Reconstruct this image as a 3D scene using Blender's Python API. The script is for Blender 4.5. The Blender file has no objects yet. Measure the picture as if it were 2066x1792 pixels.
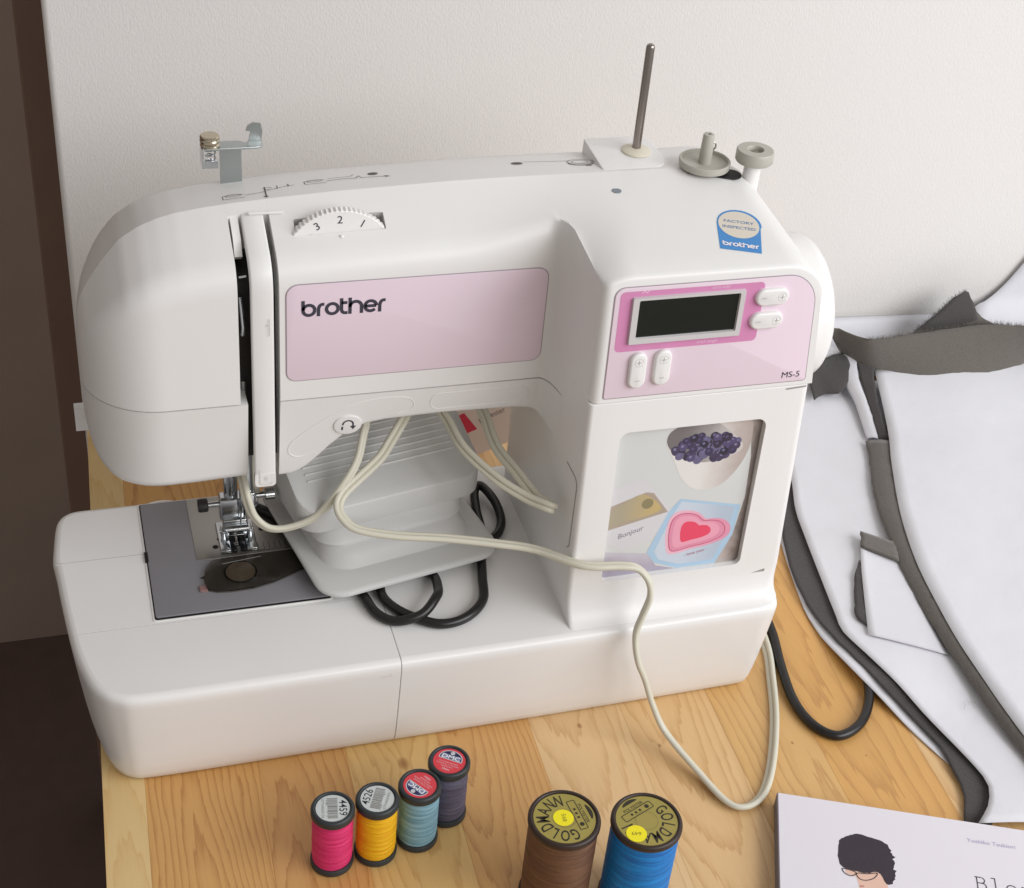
import bpy, bmesh, math, random
from mathutils import Vector, Matrix
from mathutils.bvhtree import BVHTree
random.seed(7)
S = 0.001                                   # all shapes below are written in millimetres
scn = bpy.context.scene
col = scn.collection

# ------------------------------------------------------------------ camera, world, lamps, exposure
cam = bpy.data.cameras.new('camera'); camo = bpy.data.objects.new('camera', cam); col.objects.link(camo)
cam.sensor_fit = 'HORIZONTAL'; cam.sensor_width = 36; cam.lens = 36*3033.08/2066; cam.clip_start = .01; cam.clip_end = 50
R_ = Vector((0.95734457, -0.2772937, 0.08123785)); U_ = Vector((0.09969311, 0.5808657, 0.80787148)); F_ = Vector((0.27120595, 0.76531251, -0.58373289))
camo.matrix_world = Matrix(((R_.x, U_.x, -F_.x, 23.458*S), (R_.y, U_.y, -F_.y, -559.096*S), (R_.z, U_.z, -F_.z, 632.761*S), (0, 0, 0, 1)))
scn.camera = camo
world = bpy.data.worlds.new('World'); scn.world = world; world.use_nodes = True
bg = world.node_tree.nodes['Background']; bg.inputs[0].default_value = (1.0, .95, .905, 1); bg.inputs[1].default_value = .36

def area(name, loc, target, sx, sy, power, color):
    l = bpy.data.lights.new(name, 'AREA'); l.shape = 'RECTANGLE'; l.size = sx; l.size_y = sy; l.energy = power; l.color = color
    o = bpy.data.objects.new(name, l); col.objects.link(o); o.location = loc
    o.rotation_euler = (Vector(target)-Vector(loc)).to_track_quat('-Z', 'Y').to_euler()
    return o
area('window_light_right', (1.6, -1.0, 1.1), (.30, .12, .12), 1.3, 1.3, 30, (.94, .965, 1.0))
area('window_light_front', (1.0, -2.2, 1.4), (.3, .2, .15), 1.2, 1.1, 18, (1.0, .965, .955))
scn.view_settings.view_transform = 'Standard'; scn.view_settings.look = 'None'
scn.view_settings.exposure = 0; scn.view_settings.gamma = 1
scn.cycles.max_bounces = 8; scn.cycles.use_denoising = True

# ------------------------------------------------------------------ helpers
def lin(h):
    h = h.lstrip('#'); v = [int(h[i:i+2], 16)/255 for i in (0, 2, 4)]
    return tuple(c/12.92 if c <= .04045 else ((c+.055)/1.055)**2.4 for c in v)+(1,)

MATS = {}
def mat(name, color, rough=.5, metal=0, var=0, vscale=300, bump=0, bscale=800, stretch=(1, 1, 1), spec=.5, coat=0, trans=0, ior=1.45, sheen=0, emit=None):
    if name in MATS: return MATS[name]
    m = bpy.data.materials.new(name); m.use_nodes = True; nt = m.node_tree; b = nt.nodes['Principled BSDF']
    c = lin(color) if isinstance(color, str) else tuple(color)+(1,)
    b.inputs['Base Color'].default_value = c; b.inputs['Roughness'].default_value = rough; b.inputs['Metallic'].default_value = metal
    b.inputs['Specular IOR Level'].default_value = spec; b.inputs['Coat Weight'].default_value = coat
    b.inputs['Transmission Weight'].default_value = trans; b.inputs['IOR'].default_value = ior
    if sheen: b.inputs['Sheen Weight'].default_value = sheen
    if var or bump:
        tc = nt.nodes.new('ShaderNodeTexCoord'); mp = nt.nodes.new('ShaderNodeMapping'); mp.inputs['Scale'].default_value = stretch
        nt.links.new(tc.outputs['Object'], mp.inputs[0])
    if var:
        n = nt.nodes.new('ShaderNodeTexNoise'); n.inputs['Scale'].default_value = vscale; n.inputs['Detail'].default_value = 4
        mx = nt.nodes.new('ShaderNodeMix'); mx.data_type = 'RGBA'; mx.blend_type = 'MIX'
        mx.inputs[6].default_value = tuple(x*(1-var) for x in c[:3])+(1,); mx.inputs[7].default_value = tuple(min(1, x*(1+var)) for x in c[:3])+(1,)
        nt.links.new(mp.outputs[0], n.inputs[0]); nt.links.new(n.outputs[0], mx.inputs[0]); nt.links.new(mx.outputs[2], b.inputs['Base Color'])
    if bump:
        n2 = nt.nodes.new('ShaderNodeTexNoise'); n2.inputs['Scale'].default_value = bscale; n2.inputs['Detail'].default_value = 3
        bp = nt.nodes.new('ShaderNodeBump'); bp.inputs['Strength'].default_value = 1; bp.inputs['Distance'].default_value = bump*S
        nt.links.new(mp.outputs[0], n2.inputs[0]); nt.links.new(n2.outputs[0], bp.inputs['Height']); nt.links.new(bp.outputs[0], b.inputs['Normal'])
    MATS[name] = m
    return m

def tag(o, label, cat, group=None):
    o['label'] = label; o['category'] = cat
    if group: o['group'] = group
    return o
def empty(name, loc=(0, 0, 0)):
    o = bpy.data.objects.new(name, None); col.objects.link(o); o.location = Vector(loc)*S; o.empty_display_size = .02
    return o
def link(name, me, m, parent=None):
    o = bpy.data.objects.new(name, me); col.objects.link(o)
    if m: me.materials.clear(); me.materials.append(m)
    if parent is not None:
        o.parent = parent
        p = Vector((0, 0, 0)); q = parent
        while q is not None: p += q.location; q = q.parent
        o.location = -p
    return o
def finish(me, smooth=True, angle=38):
    bm = bmesh.new(); bm.from_mesh(me); bmesh.ops.recalc_face_normals(bm, faces=bm.faces[:]); bm.to_mesh(me); bm.free()
    if smooth:
        me.shade_smooth(); me.set_sharp_from_angle(angle=math.radians(angle))
def mesh(name, vs, fs, m, parent=None, smooth=True, angle=38, recalc=True):
    me = bpy.data.meshes.new(name); me.from_pydata([Vector(v)*S for v in vs], [], fs); me.update()
    if recalc: finish(me, smooth, angle)
    elif smooth: me.shade_smooth()
    return link(name, me, m, parent)
def loft(rings, caps=True, closed=True):
    vs = []; fs = []; n = len(rings[0])
    for r in rings: vs += r
    for i in range(len(rings)-1):
        for j in range(n if closed else n-1):
            a = i*n+j; b = i*n+(j+1) % n
            fs.append((a, b, b+n, a+n))
    if caps: fs.append(tuple(range(n))[::-1]); fs.append(tuple(range((len(rings)-1)*n, len(rings)*n)))
    return vs, fs
def merge(parts):
    vs = []; fs = []
    for v, f in parts:
        k = len(vs); vs += list(v); fs += [tuple(i+k for i in q) for q in f]
    return vs, fs
def lathe(prof, n=40, c=(0, 0, 0), axis='z', caps=True):
    rings = []
    for r, h in prof:
        ring = []
        for i in range(n):
            a = 2*math.pi*i/n; p, q = r*math.cos(a), r*math.sin(a)
            ring.append({'z': (c[0]+p, c[1]+q, c[2]+h), 'y': (c[0]+p, c[1]+h, c[2]-q), 'x': (c[0]+h, c[1]+p, c[2]+q)}[axis])
        rings.append(ring)
    return loft(rings, caps)
def catmull(pts, n=8, closed=False):
    P = [Vector(p) for p in pts]; out = []
    if not closed: P = [2*P[0]-P[1]]+P+[2*P[-1]-P[-2]]; rng = range(1, len(P)-2)
    else: P = [P[-1]]+P+[P[0], P[1]]; rng = range(1, len(P)-2)
    for i in rng:
        a, b, c, d = P[i-1:i+3]
        for k in range(n):
            t = k/n
            out.append(.5*((2*b)+(c-a)*t+(2*a-5*b+4*c-d)*t*t+(3*b-a-3*c+d)*t**3))
    if not closed: out.append(P[-2])
    return out
def tube(path, r, n=10, ref=(0, 0, 1), offs=(0, 0), closed=False, sub=None):
    """sweep a circle; offs = shift of the centre in the moving (side, up) frame"""
    path = [Vector(p) for p in path]; rings = []; N = len(path); up = Vector(ref)
    for i, p in enumerate(path):
        if closed: t = path[(i+1) % N]-path[i-1]
        else: t = path[min(i+1, N-1)]-path[max(i-1, 0)]
        t.normalize(); s = t.cross(up)
        if s.length < 1e-4: s = t.orthogonal()
        s.normalize(); u = s.cross(t).normalized(); up = u
        rr = r(i/(N-1)) if callable(r) else r
        c = p+s*offs[0]+u*offs[1]
        rings.append([tuple(c+s*rr*math.cos(2*math.pi*k/n)+u*rr*math.sin(2*math.pi*k/n)) for k in range(n)])
    if closed: return loft(rings+[rings[0]], caps=False)
    return loft(rings)
def rrect(x0, y0, x1, y1, r, n=6):
    """rounded rectangle, r = one radius or four (x1y1, x0y1, x0y0, x1y0)"""
    if not isinstance(r, (list, tuple)): r = [r]*4
    out = []
    for (cx, cy, a0, rr) in ((x1-r[0], y1-r[0], 0, r[0]), (x0+r[1], y1-r[1], 90, r[1]), (x0+r[2], y0+r[2], 180, r[2]), (x1-r[3], y0+r[3], 270, r[3])):
        for k in range(n+1):
            a = math.radians(a0+90*k/n); out.append((cx+rr*math.cos(a), cy+rr*math.sin(a)))
    return out
def offset_poly(pts, d):
    """inset a closed counter-clockwise outline by d"""
    n = len(pts); out = []
    for i in range(n):
        a = Vector(pts[i-1]); b = Vector(pts[i]); c = Vector(pts[(i+1) % n])
        e1 = (b-a); e2 = (c-b)
        if e1.length < 1e-6: e1 = e2
        if e2.length < 1e-6: e2 = e1
        n1 = Vector((-e1.y, e1.x)).normalized(); n2 = Vector((-e2.y, e2.x)).normalized()
        m = n1+n2; m = m/max(m.length_squared/2, .35) if m.length > 1e-6 else n1
        out.append((b.x+m.x*d, b.y+m.y*d))
    return out
class Plane:
    """flat frame: origin, u, v, normal"""
    def __init__(s, o, u, v):
        s.o = Vector(o); s.u = Vector(u).normalized(); s.v = Vector(v).normalized(); s.n = s.u.cross(s.v).normalized()
    def __call__(s, a, b, h=0): return tuple(s.o+s.u*a+s.v*b+s.n*h)
def plate(pl, outline, h0, h1, bevel=0):
    """solid plate on a plane between heights h0 and h1, top edge bevelled"""
    rings = [[pl(a, b, h0) for a, b in outline]]
    if bevel:
        rings.append([pl(a, b, h1-bevel) for a, b in outline])
        for k in (1, 2, 3):
            t = k/3*math.pi/2
            rings.append([pl(a, b, h1-bevel+bevel*math.sin(t)) for a, b in offset_poly(outline, bevel*(1-math.cos(t)))])
    else: rings.append([pl(a, b, h1) for a, b in outline])
    return loft(rings)
def flat(pl, outline, h=.1):
    return [pl(a, b, h) for a, b in outline], [tuple(range(len(outline)))]
def stroke(pl, pts, w, h=.1, closed=False, taper=None):
    """flat ribbon along a 2D polyline"""
    P = [Vector(p) for p in pts]; n = len(P); L = []; R = []
    for i in range(n):
        if closed: t1 = P[i]-P[i-1]; t2 = P[(i+1) % n]-P[i]
        else: t1 = P[i]-P[max(i-1, 0)]; t2 = P[min(i+1, n-1)]-P[i]
        if t1.length < 1e-9: t1 = t2
        if t2.length < 1e-9: t2 = t1
        n1 = Vector((-t1.y, t1.x)).normalized(); n2 = Vector((-t2.y, t2.x)).normalized(); m = n1+n2
        m = m/max(m.length_squared/2, .4) if m.length > 1e-6 else n1
        L.append(pl(*(P[i]+m*w/2), h)); R.append(pl(*(P[i]-m*w/2), h))
    vs = L+R; fs = []
    for i in range(n if closed else n-1):
        j = (i+1) % n; fs.append((i, j, n+j, n+i))
    return vs, fs
def arc(cx, cy, r, a0, a1, n=14, ry=None):
    ry = r if ry is None else ry
    return [(cx+r*math.cos(math.radians(a0+(a1-a0)*k/n)), cy+ry*math.sin(math.radians(a0+(a1-a0)*k/n))) for k in range(n+1)]
def text(pl, s, x, y, size, h=.1, rot=0, bold=0, align='LEFT', sx=1.0, shear=0):
    cu = bpy.data.curves.new('t', 'FONT'); cu.body = s; cu.size = size; cu.align_x = align; cu.offset = bold; cu.resolution_u = 3; cu.shear = shear
    o = bpy.data.objects.new('t', cu); col.objects.link(o); bpy.context.view_layer.update()
    me = bpy.data.meshes.new_from_object(o.evaluated_get(bpy.context.evaluated_depsgraph_get()))
    ca, sa = math.cos(rot), math.sin(rot)
    vs = [pl(x+(v.co.x*sx)*ca-v.co.y*sa, y+(v.co.x*sx)*sa+v.co.y*ca, h) for v in me.vertices]; fs = [tuple(p.vertices) for p in me.polygons]
    bpy.data.objects.remove(o); bpy.data.curves.remove(cu); bpy.data.meshes.remove(me)
    return vs, fs
def printed(name, parts, m, parent): 
    v, f = merge(parts)
    return mesh(name, v, f, m, parent, smooth=False, recalc=False)
def boolean(o, cutter_vf, op='DIFFERENCE', keep=False):
    v, f = cutter_vf
    c = mesh('cutter', v, f, None, None, smooth=False)
    md = o.modifiers.new('b', 'BOOLEAN'); md.object = c; md.operation = op; md.solver = 'EXACT'
    bpy.context.view_layer.update()
    me = bpy.data.meshes.new_from_object(o.evaluated_get(bpy.context.evaluated_depsgraph_get()))
    o.modifiers.clear(); old = o.data; mats = [x for x in old.materials]; o.data = me
    me.materials.clear()
    for x in mats: me.materials.append(x)
    cm = c.data; bpy.data.objects.remove(c); bpy.data.meshes.remove(cm)
    me.shade_smooth()
    if keep: sharpen(me, 72)
    else: me.set_sharp_from_angle(angle=math.radians(32))
def sharpen(me, ang):
    bm = bmesh.new(); bm.from_mesh(me)
    for e in bm.edges:
        if e.is_manifold and e.calc_face_angle(0) > math.radians(ang): e.smooth = False
    bm.to_mesh(me); bm.free()
def box(x0, y0, z0, x1, y1, z1):
    return [(x0, y0, z0), (x1, y0, z0), (x1, y1, z0), (x0, y1, z0), (x0, y0, z1), (x1, y0, z1), (x1, y1, z1), (x0, y1, z1)], [(0, 3, 2, 1), (4, 5, 6, 7), (0, 1, 5, 4), (1, 2, 6, 5), (2, 3, 7, 6), (3, 0, 4, 7)]
def rbox(x0, y0, z0, x1, y1, z1, r=1, b=.6):
    return plate(Plane((0, 0, 0), (1, 0, 0), (0, 1, 0)), rrect(x0, y0, x1, y1, r, 4), z0, z1, b)
def interp(tab, x):
    if x <= tab[0][0]: return tab[0][1]
    for (a, p), (b, q) in zip(tab, tab[1:]):
        if x <= b: return p+(q-p)*(x-a)/(b-a)
    return tab[-1][1]
def sstep(a, b, x):
    t = max(0, min(1, (x-a)/(b-a))); return t*t*(3-2*t)
XY = lambda z: Plane((0, 0, z), (1, 0, 0), (0, 1, 0))

# ------------------------------------------------------------------ materials
PLW = mat('white_plastic', (.79, .78, .765), .36, bump=.03, bscale=1800, spec=.5, var=.02, vscale=14)
PLG = mat('gloss_white_plastic', (.80, .79, .775), .25, spec=.5, var=.02, vscale=11, bump=.012, bscale=900)
PINK = mat('pale_pink_panel', '#e3d0db', .42, bump=.02, bscale=2500)
MAG = mat('magenta_print', '#d088b2', .42)
INK = mat('dark_grey_print', '#3d3c49', .5)
INKL = mat('faint_print', '#8f8b88', .6)
BLACK = mat('black_gap', '#141312', .6)
DARKPL = mat('dark_plastic', '#2a2626', .45)
CHROME = mat('chrome', '#c9cdd0', .16, 1)
STEEL = mat('brushed_steel', '#a9a6a2', .34, 1, bump=.02, bscale=1500)
PINST = mat('pin_steel', '#9a918b', .3, 1)
ZINC = mat('zinc_sheet', '#b7bdbd', .33, 1)
GREYPL = mat('warm_grey_plastic', '#b3b0a6', .42)
LCD = mat('lcd_glass', '#12160f', .12, var=.35, vscale=120, spec=.6)
SILV = mat('silver_bezel', '#c9c6c6', .3, .0, spec=.6)
PLATE = mat('bed_plate_grey', '#88868b', .42, .1, bump=.02, bscale=2500)
CLEAR = mat('smoked_clear', '#cfccc6', .08, 0, trans=1, ior=1.25)
WHITEINK = mat('white_print', '#efe9ee', .5)
BLUEST = mat('sticker_blue', '#3a86c8', .4)
BEIGE = mat('sticker_beige', '#d8d0c2', .45)

# ================================================================== SETTING
# table: pine boards glued side by side, running from the front to the wall
def pine(name, base, dark, seed, knots=()):
    m = bpy.data.materials.new(name); m.use_nodes = True; nt = m.node_tree; L = nt.links; b = nt.nodes['Principled BSDF']
    N = nt.nodes.new
    tc = N('ShaderNodeTexCoord')
    sep = N('ShaderNodeSeparateXYZ'); L.new(tc.outputs['Object'], sep.inputs[0])
    def M(op, a, bb=None, c=None):
        n = N('ShaderNodeMath'); n.operation = op
        for i, x in enumerate((a, bb, c)):
            if x is None: continue
            if isinstance(x, (int, float)): n.inputs[i].default_value = x
            else: L.new(x, n.inputs[i])
        return n.outputs[0]
    x = M('MULTIPLY', sep.outputs[0], 1000.); y = M('MULTIPLY', sep.outputs[1], 1000.)
    rnd = random.Random(seed)
    # slow wander of the grain
    cm = N('ShaderNodeCombineXYZ'); L.new(M('MULTIPLY', x, .02), cm.inputs[0]); L.new(M('MULTIPLY', y, .006), cm.inputs[1]); cm.inputs[2].default_value = seed*3.7
    nz = N('ShaderNodeTexNoise'); nz.inputs['Scale'].default_value = 1; nz.inputs['Detail'].default_value = 2; L.new(cm.outputs[0], nz.inputs[0])
    wob = M('MULTIPLY', M('SUBTRACT', nz.outputs[0], .5), 22)
    xx = M('ADD', x, wob); bend = None; kmask = None
    for (kx, ky, kr) in knots:
        dx = M('SUBTRACT', x, kx); dy = M('SUBTRACT', y, ky)
        d2 = M('ADD', M('MULTIPLY', dx, dx), M('MULTIPLY', M('MULTIPLY', dy, dy), .45))
        w = M('DIVIDE', kr*kr*2.2, M('ADD', d2, kr*kr*1.2))
        xx = M('ADD', xx, M('MULTIPLY', w, M('MULTIPLY', dx, 1.6)))
        km = M('SUBTRACT', 1, M('SMOOTH_MIN', M('DIVIDE', d2, kr*kr*.5), 1., .3))
        kmask = km if kmask is None else M('MAXIMUM', kmask, km)
    # board sawn off-centre out of the log: rings cut as long arches
    cx = rnd.uniform(-18, 18); tilt = rnd.choice((-1, 1))*rnd.uniform(.05, .11); depth = rnd.uniform(8, 22)
    dxx = M('SUBTRACT', xx, cx); dep = M('ADD', M('MULTIPLY', y, tilt), depth)
    rad = M('SQRT', M('ADD', M('MULTIPLY', dxx, dxx), M('MULTIPLY', dep, dep)))
    cm2 = N('ShaderNodeCombineXYZ'); L.new(M('MULTIPLY', x, .35), cm2.inputs[0]); L.new(M('MULTIPLY', y, .03), cm2.inputs[1]); cm2.inputs[2].default_value = seed
    n2 = N('ShaderNodeTexNoise'); n2.inputs['Scale'].default_value = 1; n2.inputs['Detail'].default_value = 3; L.new(cm2.outputs[0], n2.inputs[0])
    ph = M('FRACT', M('ADD', M('DIVIDE', rad, rnd.uniform(3.6, 5.4)), M('MULTIPLY', n2.outputs[0], .9)))
    late = M('MULTIPLY', M('POWER', ph, 4.0), M('SUBTRACT', 1, M('SMOOTH_MAX', M('MULTIPLY', M('SUBTRACT', ph, .93), 14), 0., .1)))
    # fine fibre streaks
    cm3 = N('ShaderNodeCombineXYZ'); L.new(M('MULTIPLY', xx, 2.2), cm3.inputs[0]); L.new(M('MULTIPLY', y, .07), cm3.inputs[1]); cm3.inputs[2].default_value = seed+9
    n3 = N('ShaderNodeTexNoise'); n3.inputs['Scale'].default_value = 1; n3.inputs['Detail'].default_value = 4; L.new(cm3.outputs[0], n3.inputs[0])
    fac = M('ADD', M('MULTIPLY', late, .85), M('MULTIPLY', M('SUBTRACT', n3.outputs[0], .42), .55))
    cr = N('ShaderNodeMix'); cr.data_type = 'RGBA'; cr.inputs[6].default_value = lin(base); cr.inputs[7].default_value = lin(dark); L.new(fac, cr.inputs[0]); cr.clamp_factor = True
    out = cr.outputs[2]
    if kmask is not None:
        mk = N('ShaderNodeMix'); mk.data_type = 'RGBA'; mk.clamp_factor = True; L.new(M('MULTIPLY', kmask, .75), mk.inputs[0]); L.new(out, mk.inputs[6]); mk.inputs[7].default_value = lin('#8a5423'); out = mk.outputs[2]
    L.new(out, b.inputs['Base Color']); b.inputs['Roughness'].default_value = .42; b.inputs['Coat Weight'].default_value = .12; b.inputs['Coat Roughness'].default_value = .3
    bp = N('ShaderNodeBump'); bp.inputs['Distance'].default_value = .06*S; bp.inputs['Strength'].default_value = .5; L.new(fac, bp.inputs['Height']); L.new(bp.outputs[0], b.inputs['Normal'])
    return m
table = empty('table', (12, -20, 0)); tag(table, 'honey coloured pine table of glued boards carrying everything', 'table')
TS = .035                                   # the boards run a little askew to the machine
bounds = [12.5, 34.5, 95, 143.5, 196, 250, 306, 361, 412, 470, 530, 592, 655, 720, 790, 850]
cols = [('#dcbf88', '#cfa86c'), ('#d0a060', '#a56c37'), ('#ce9e61', '#a7703b'), ('#d8b273', '#bc8f54'), ('#d1a265', '#ab7641'), ('#ddba89', '#c49964'), ('#dab581', '#be905b'), ('#d3a96b', '#b3844d'), ('#d1a05c', '#b07d43')]
kn = {3: [(4, -9-0, 5.0)], 5: [(1, -2, 2.4)], 6: [(-14, -26, 1.6)], 7: [(10, -40, 1.4), (-18, -70, 1.0)], 8: [(8, -30, 1.1), (-6, -58, .9)], 4: [(12, -88, 1.0)]}
for i in range(len(bounds)-1):
    a, b = bounds[i], bounds[i+1]; mid = (a+b)/2
    vs = []; fs = []
    o0 = .02
    ring = lambda z, d: [(a+o0+d-mid, -300+d, z), (b-o0-d-mid, -300+d, z), (b-o0-d-mid, 372-d, z), (a+o0+d-mid, 372-d, z)]
    vs, fs = loft([ring(-27, 0), ring(-.1, 0), ring(0, .1)])
    vs = [(p[0]+TS*(p[1]+20), p[1], p[2]) for p in vs]
    bs, dk = cols[i] if i < len(cols) else cols[3+i % 6]
    bo = mesh('board', vs, fs, pine('pine_%d' % i, bs, dk, 11+i*5, kn.get(i, ())), None, angle=20)
    bo.parent = table; bo.location = (Vector((mid, 0, 0))-Vector((12, -20, 0)))*S
lg = mat('pine_leg', '#c98f4d', .5, var=.12, vscale=30, stretch=(6, 6, .5))
for lx, ly in ((60, -260), (60, 330), (800, -260), (800, 330)):
    v, f = rbox(lx-25, ly-25, -720, lx+25, ly+25, -27.3, 3, 1); mesh('leg', v, f, lg, table)

# wall behind the table: embossed off-white wallpaper, ending at the left
wm = bpy.data.materials.new('embossed_wallpaper'); wm.use_nodes = True; nt = wm.node_tree; bs = nt.nodes['Principled BSDF']
bs.inputs['Base Color'].default_value = (.77, .75, .73, 1); bs.inputs['Roughness'].default_value = .75
tc = nt.nodes.new('ShaderNodeTexCoord'); mp = nt.nodes.new('ShaderNodeMapping'); mp.inputs['Scale'].default_value = (1.0, 1, .55); nt.links.new(tc.outputs['Object'], mp.inputs[0])
n1 = nt.nodes.new('ShaderNodeTexNoise'); n1.inputs['Scale'].default_value = 800; n1.inputs['Detail'].default_value = 3; n1.inputs['Roughness'].default_value = .55; nt.links.new(mp.outputs[0], n1.inputs[0])
bp = nt.nodes.new('ShaderNodeBump'); bp.inputs['Distance'].default_value = .42*S; bp.inputs['Strength'].default_value = .6; nt.links.new(n1.outputs[0], bp.inputs['Height']); nt.links.new(bp.outputs[0], bs.inputs['Normal'])
WY = 364
v, f = rbox(0, 0, -725, 1900, 160, 1500, 4, 0)
v = [(24+p[0], WY+p[1]-TS*p[0], p[2]) for p in v]
wall = mesh('wall', v, f, wm); wall['kind'] = 'structure'
# the darker room seen past the end of the wall
bm_ = mat('brown_cupboard', '#a39085', .6, var=.10, vscale=12, bump=.1, bscale=300)
v, f = box(-2600, 921, -725, 178, 941, 1900); hall = mesh('back_wall', v, f, bm_, smooth=False); hall['kind'] = 'structure'
fm = mat('dark_floor', '#5a4842', .7, var=.18, vscale=40, bump=.3, bscale=400)
v, f = box(-2600, -1600, -745, 1900, 1000, -725); fl = mesh('floor', v, f, fm, smooth=False); fl['kind'] = 'structure'
jm = mat('strip_brown', '#7d6455', .6, var=.1, vscale=20)
v, f = rbox(3, 600, -724.9, 110, 640, 1400, 2, .5); jb = mesh('upright_strip', v, f, jm); jb['kind'] = 'structure'  # upright strip by the wall's end, darker brown than the back wall

# ================================================================== SEWING MACHINE
mach = empty('sewing_machine', (190, 80, 0)); tag(mach, 'white computerised sewing machine with pale pink front panels on the pine table', 'sewing machine')

# ---- base / bed
top = [(16, 160), (10.5, 159), (5.6, 156), (2.6, 151), (1.2, 144), (.2, 134), (-1, 118), (0, 108), (2.2, 80), (5, 52), (7, 38), (10, 25), (12.5, 17), (15.5, 11), (20, 5.5), (25.5, 1.8), (32, -.6), (44, -1.4), (66, -1.6), (120, -1.4), (172, -1.2), (235, -1), (305, -.4), (352, .2), (376, .6), (386, 1.2), (392, 3.6), (395.2, 8), (396.6, 16), (397, 40), (397, 90), (395, 140), (390, 156), (378, 160), (300, 160), (200, 160), (100, 160), (50, 160), (26, 160)]
def rs(pts, n):                              # resample a closed outline smoothly
    d = [0]
    for i in range(len(pts)): d.append(d[-1]+(Vector(pts[(i+1) % len(pts)])-Vector(pts[i])).length)
    out = []
    for k in range(n):
        t = d[-1]*k/n
        i = max(j for j in range(len(pts)) if d[j] <= t); w = (t-d[i])/(d[i+1]-d[i])
        out.append(tuple(Vector(pts[i]).lerp(Vector(pts[(i+1) % len(pts)]), w)))
    return out
top = [tuple(p) for p in catmull([(x, y, 0) for x, y in top], 4, True)]; top = [(p[0], p[1]) for p in top]
HB = 70
rings = []
for d, z in ((14, .6), (10, 1), (8.2, 3), (6.6, 8), (5.2, 16), (3.6, 28), (2.1, 42), (.9, 54), (.2, 62), (0, 65.5), (.35, 67.4), (1.3, 69), (2.6, 69.75), (4.2, 70)):
    rings.append([(x, y, z) for x, y in offset_poly(top, d)])
def base_piece(name, keep, bev=.3):
    v, f = loft(rings); bm = bmesh.new()
    bv = [bm.verts.new(Vector(p)*S) for p in v]
    for q in f: bm.faces.new([bv[i] for i in q])
    bmesh.ops.recalc_face_normals(bm, faces=bm.faces[:])
    for co, no in keep:
        g = bm.verts[:]+bm.edges[:]+bm.faces[:]
        r = bmesh.ops.bisect_plane(bm, geom=g, plane_co=Vector(co)*S, plane_no=no, clear_outer=True, dist=1e-7)
        ed = [e for e in r['geom_cut'] if isinstance(e, bmesh.types.BMEdge)]
        nf = bmesh.ops.contextual_create(bm, geom=ed)
        es = [e for e in bm.edges if all(abs((w.co-Vector(co)*S).dot(Vector(no))) < 1e-6 for w in e.verts)]
        if not bev: continue
        try: bmesh.ops.bevel(bm, geom=es, offset=bev*S, segments=1, affect='EDGES', profile=.5)
        except Exception: pass
    bmesh.ops.recalc_face_normals(bm, faces=bm.faces[:])
    me = bpy.data.meshes.new(name); bm.to_mesh(me); bm.free(); me.shade_smooth(); me.set_sharp_from_angle(angle=math.radians(32))
    at = me.attributes.get('sharp_edge') or me.attributes.new('sharp_edge', 'BOOLEAN', 'EDGE')
    for e in me.edges:
        if all(me.vertices[i].co.z > 69.999*S for i in e.vertices): at.data[e.index].value = True
    return link(name, me, PLG, mach)
base_piece('accessory_compartment', [((171.85, 0, 0), (1, 0, 0)), ((0, 53, 0), (0, 1, 0))])
base_piece('bed', [((171.85, 0, 0), (1, 0, 0)), ((0, 53.3, 0), (0, -1, 0))], 0)
base_piece('base', [((172.1, 0, 0), (-1, 0, 0))])
v, f = rbox(20, 30, .2, 380, 150, 4, 8, .5); mesh('base_underside', v, f, BLACK, mach)
# small arrow mark near the seam
PF = Plane((0, -.9, 0), (1, 0, 0), (0, 0, 1))
printed('release_mark', [stroke(PF, [(162.5, 61.5), (167, 61.2)], .55, .9), stroke(PF, [(166.8, 61.2), (166.8, 64)], .4, .9)], WHITEINK, mach)
# thin seam across the left end of the bed
v, f = box(.3, 112, 69.2, 50, 112.35, 70.06); mesh('bed_seam', v, f, mat('seam_shadow', '#b9b6b1', .6), mach)

# ---- needle plate area
BP = XY(70.02)
v, f = plate(BP, rrect(48.3, 54.6, 146, 157.4, 2), 0, .35, .25); mesh('bed_recess_frame', v, f, PLG, mach)
v, f = plate(BP, rrect(49.4, 55.6, 145, 156.6, 1.6), .2, .5); mesh('bed_recess_gap', v, f, BLACK, mach)
v, f = plate(BP, rrect(50, 57, 144.5, 156, 1.4), .3, 1.1, .2); bpl = mesh('bed_cover_plate', v, f, PLATE, mach)
v, f = plate(BP, rrect(76.5, 100, 144, 155.6, .8), 1.0, 1.35, .12); npl = mesh('needle_plate', v, f, STEEL, mach)
def on(parent, name, vf, m, **k): return mesh(name, vf[0], vf[1], m, parent, **k)
on(npl, 'plate_hole', plate(BP, arc(91.5, 116, 1.7, 0, 352, 18), 1.3, 1.42), BLACK)
on(npl, 'plate_hole', plate(BP, arc(88.2, 109.5, 1.7, 0, 352, 18), 1.3, 1.42), BLACK)
on(npl, 'plate_hole', plate(BP, arc(116, 121, 1.7, 0, 352, 18), 1.3, 1.42), BLACK)
for k in range(3):
    on(npl, 'feed_slot', plate(BP, rrect(94.5+k*4.6, 108, 97.3+k*4.6, 131, .8), 1.3, 1.43), BLACK)
    z = [(95.1+k*4.6, 109, 71.2)]
    on(npl, 'feed_dog', merge([rbox(95+k*4.6, 109+j*2.0, 71, 96.8+k*4.6, 110.2+j*2.0, 71.9, .2, .3) for j in range(10)]), STEEL)
for k in range(6):
    printed('seam_guide_line', [stroke(BP, [(112+k*3.1, 102.5), (112+k*3.1, 109)], .3, 1.45)], INK, npl)
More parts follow.
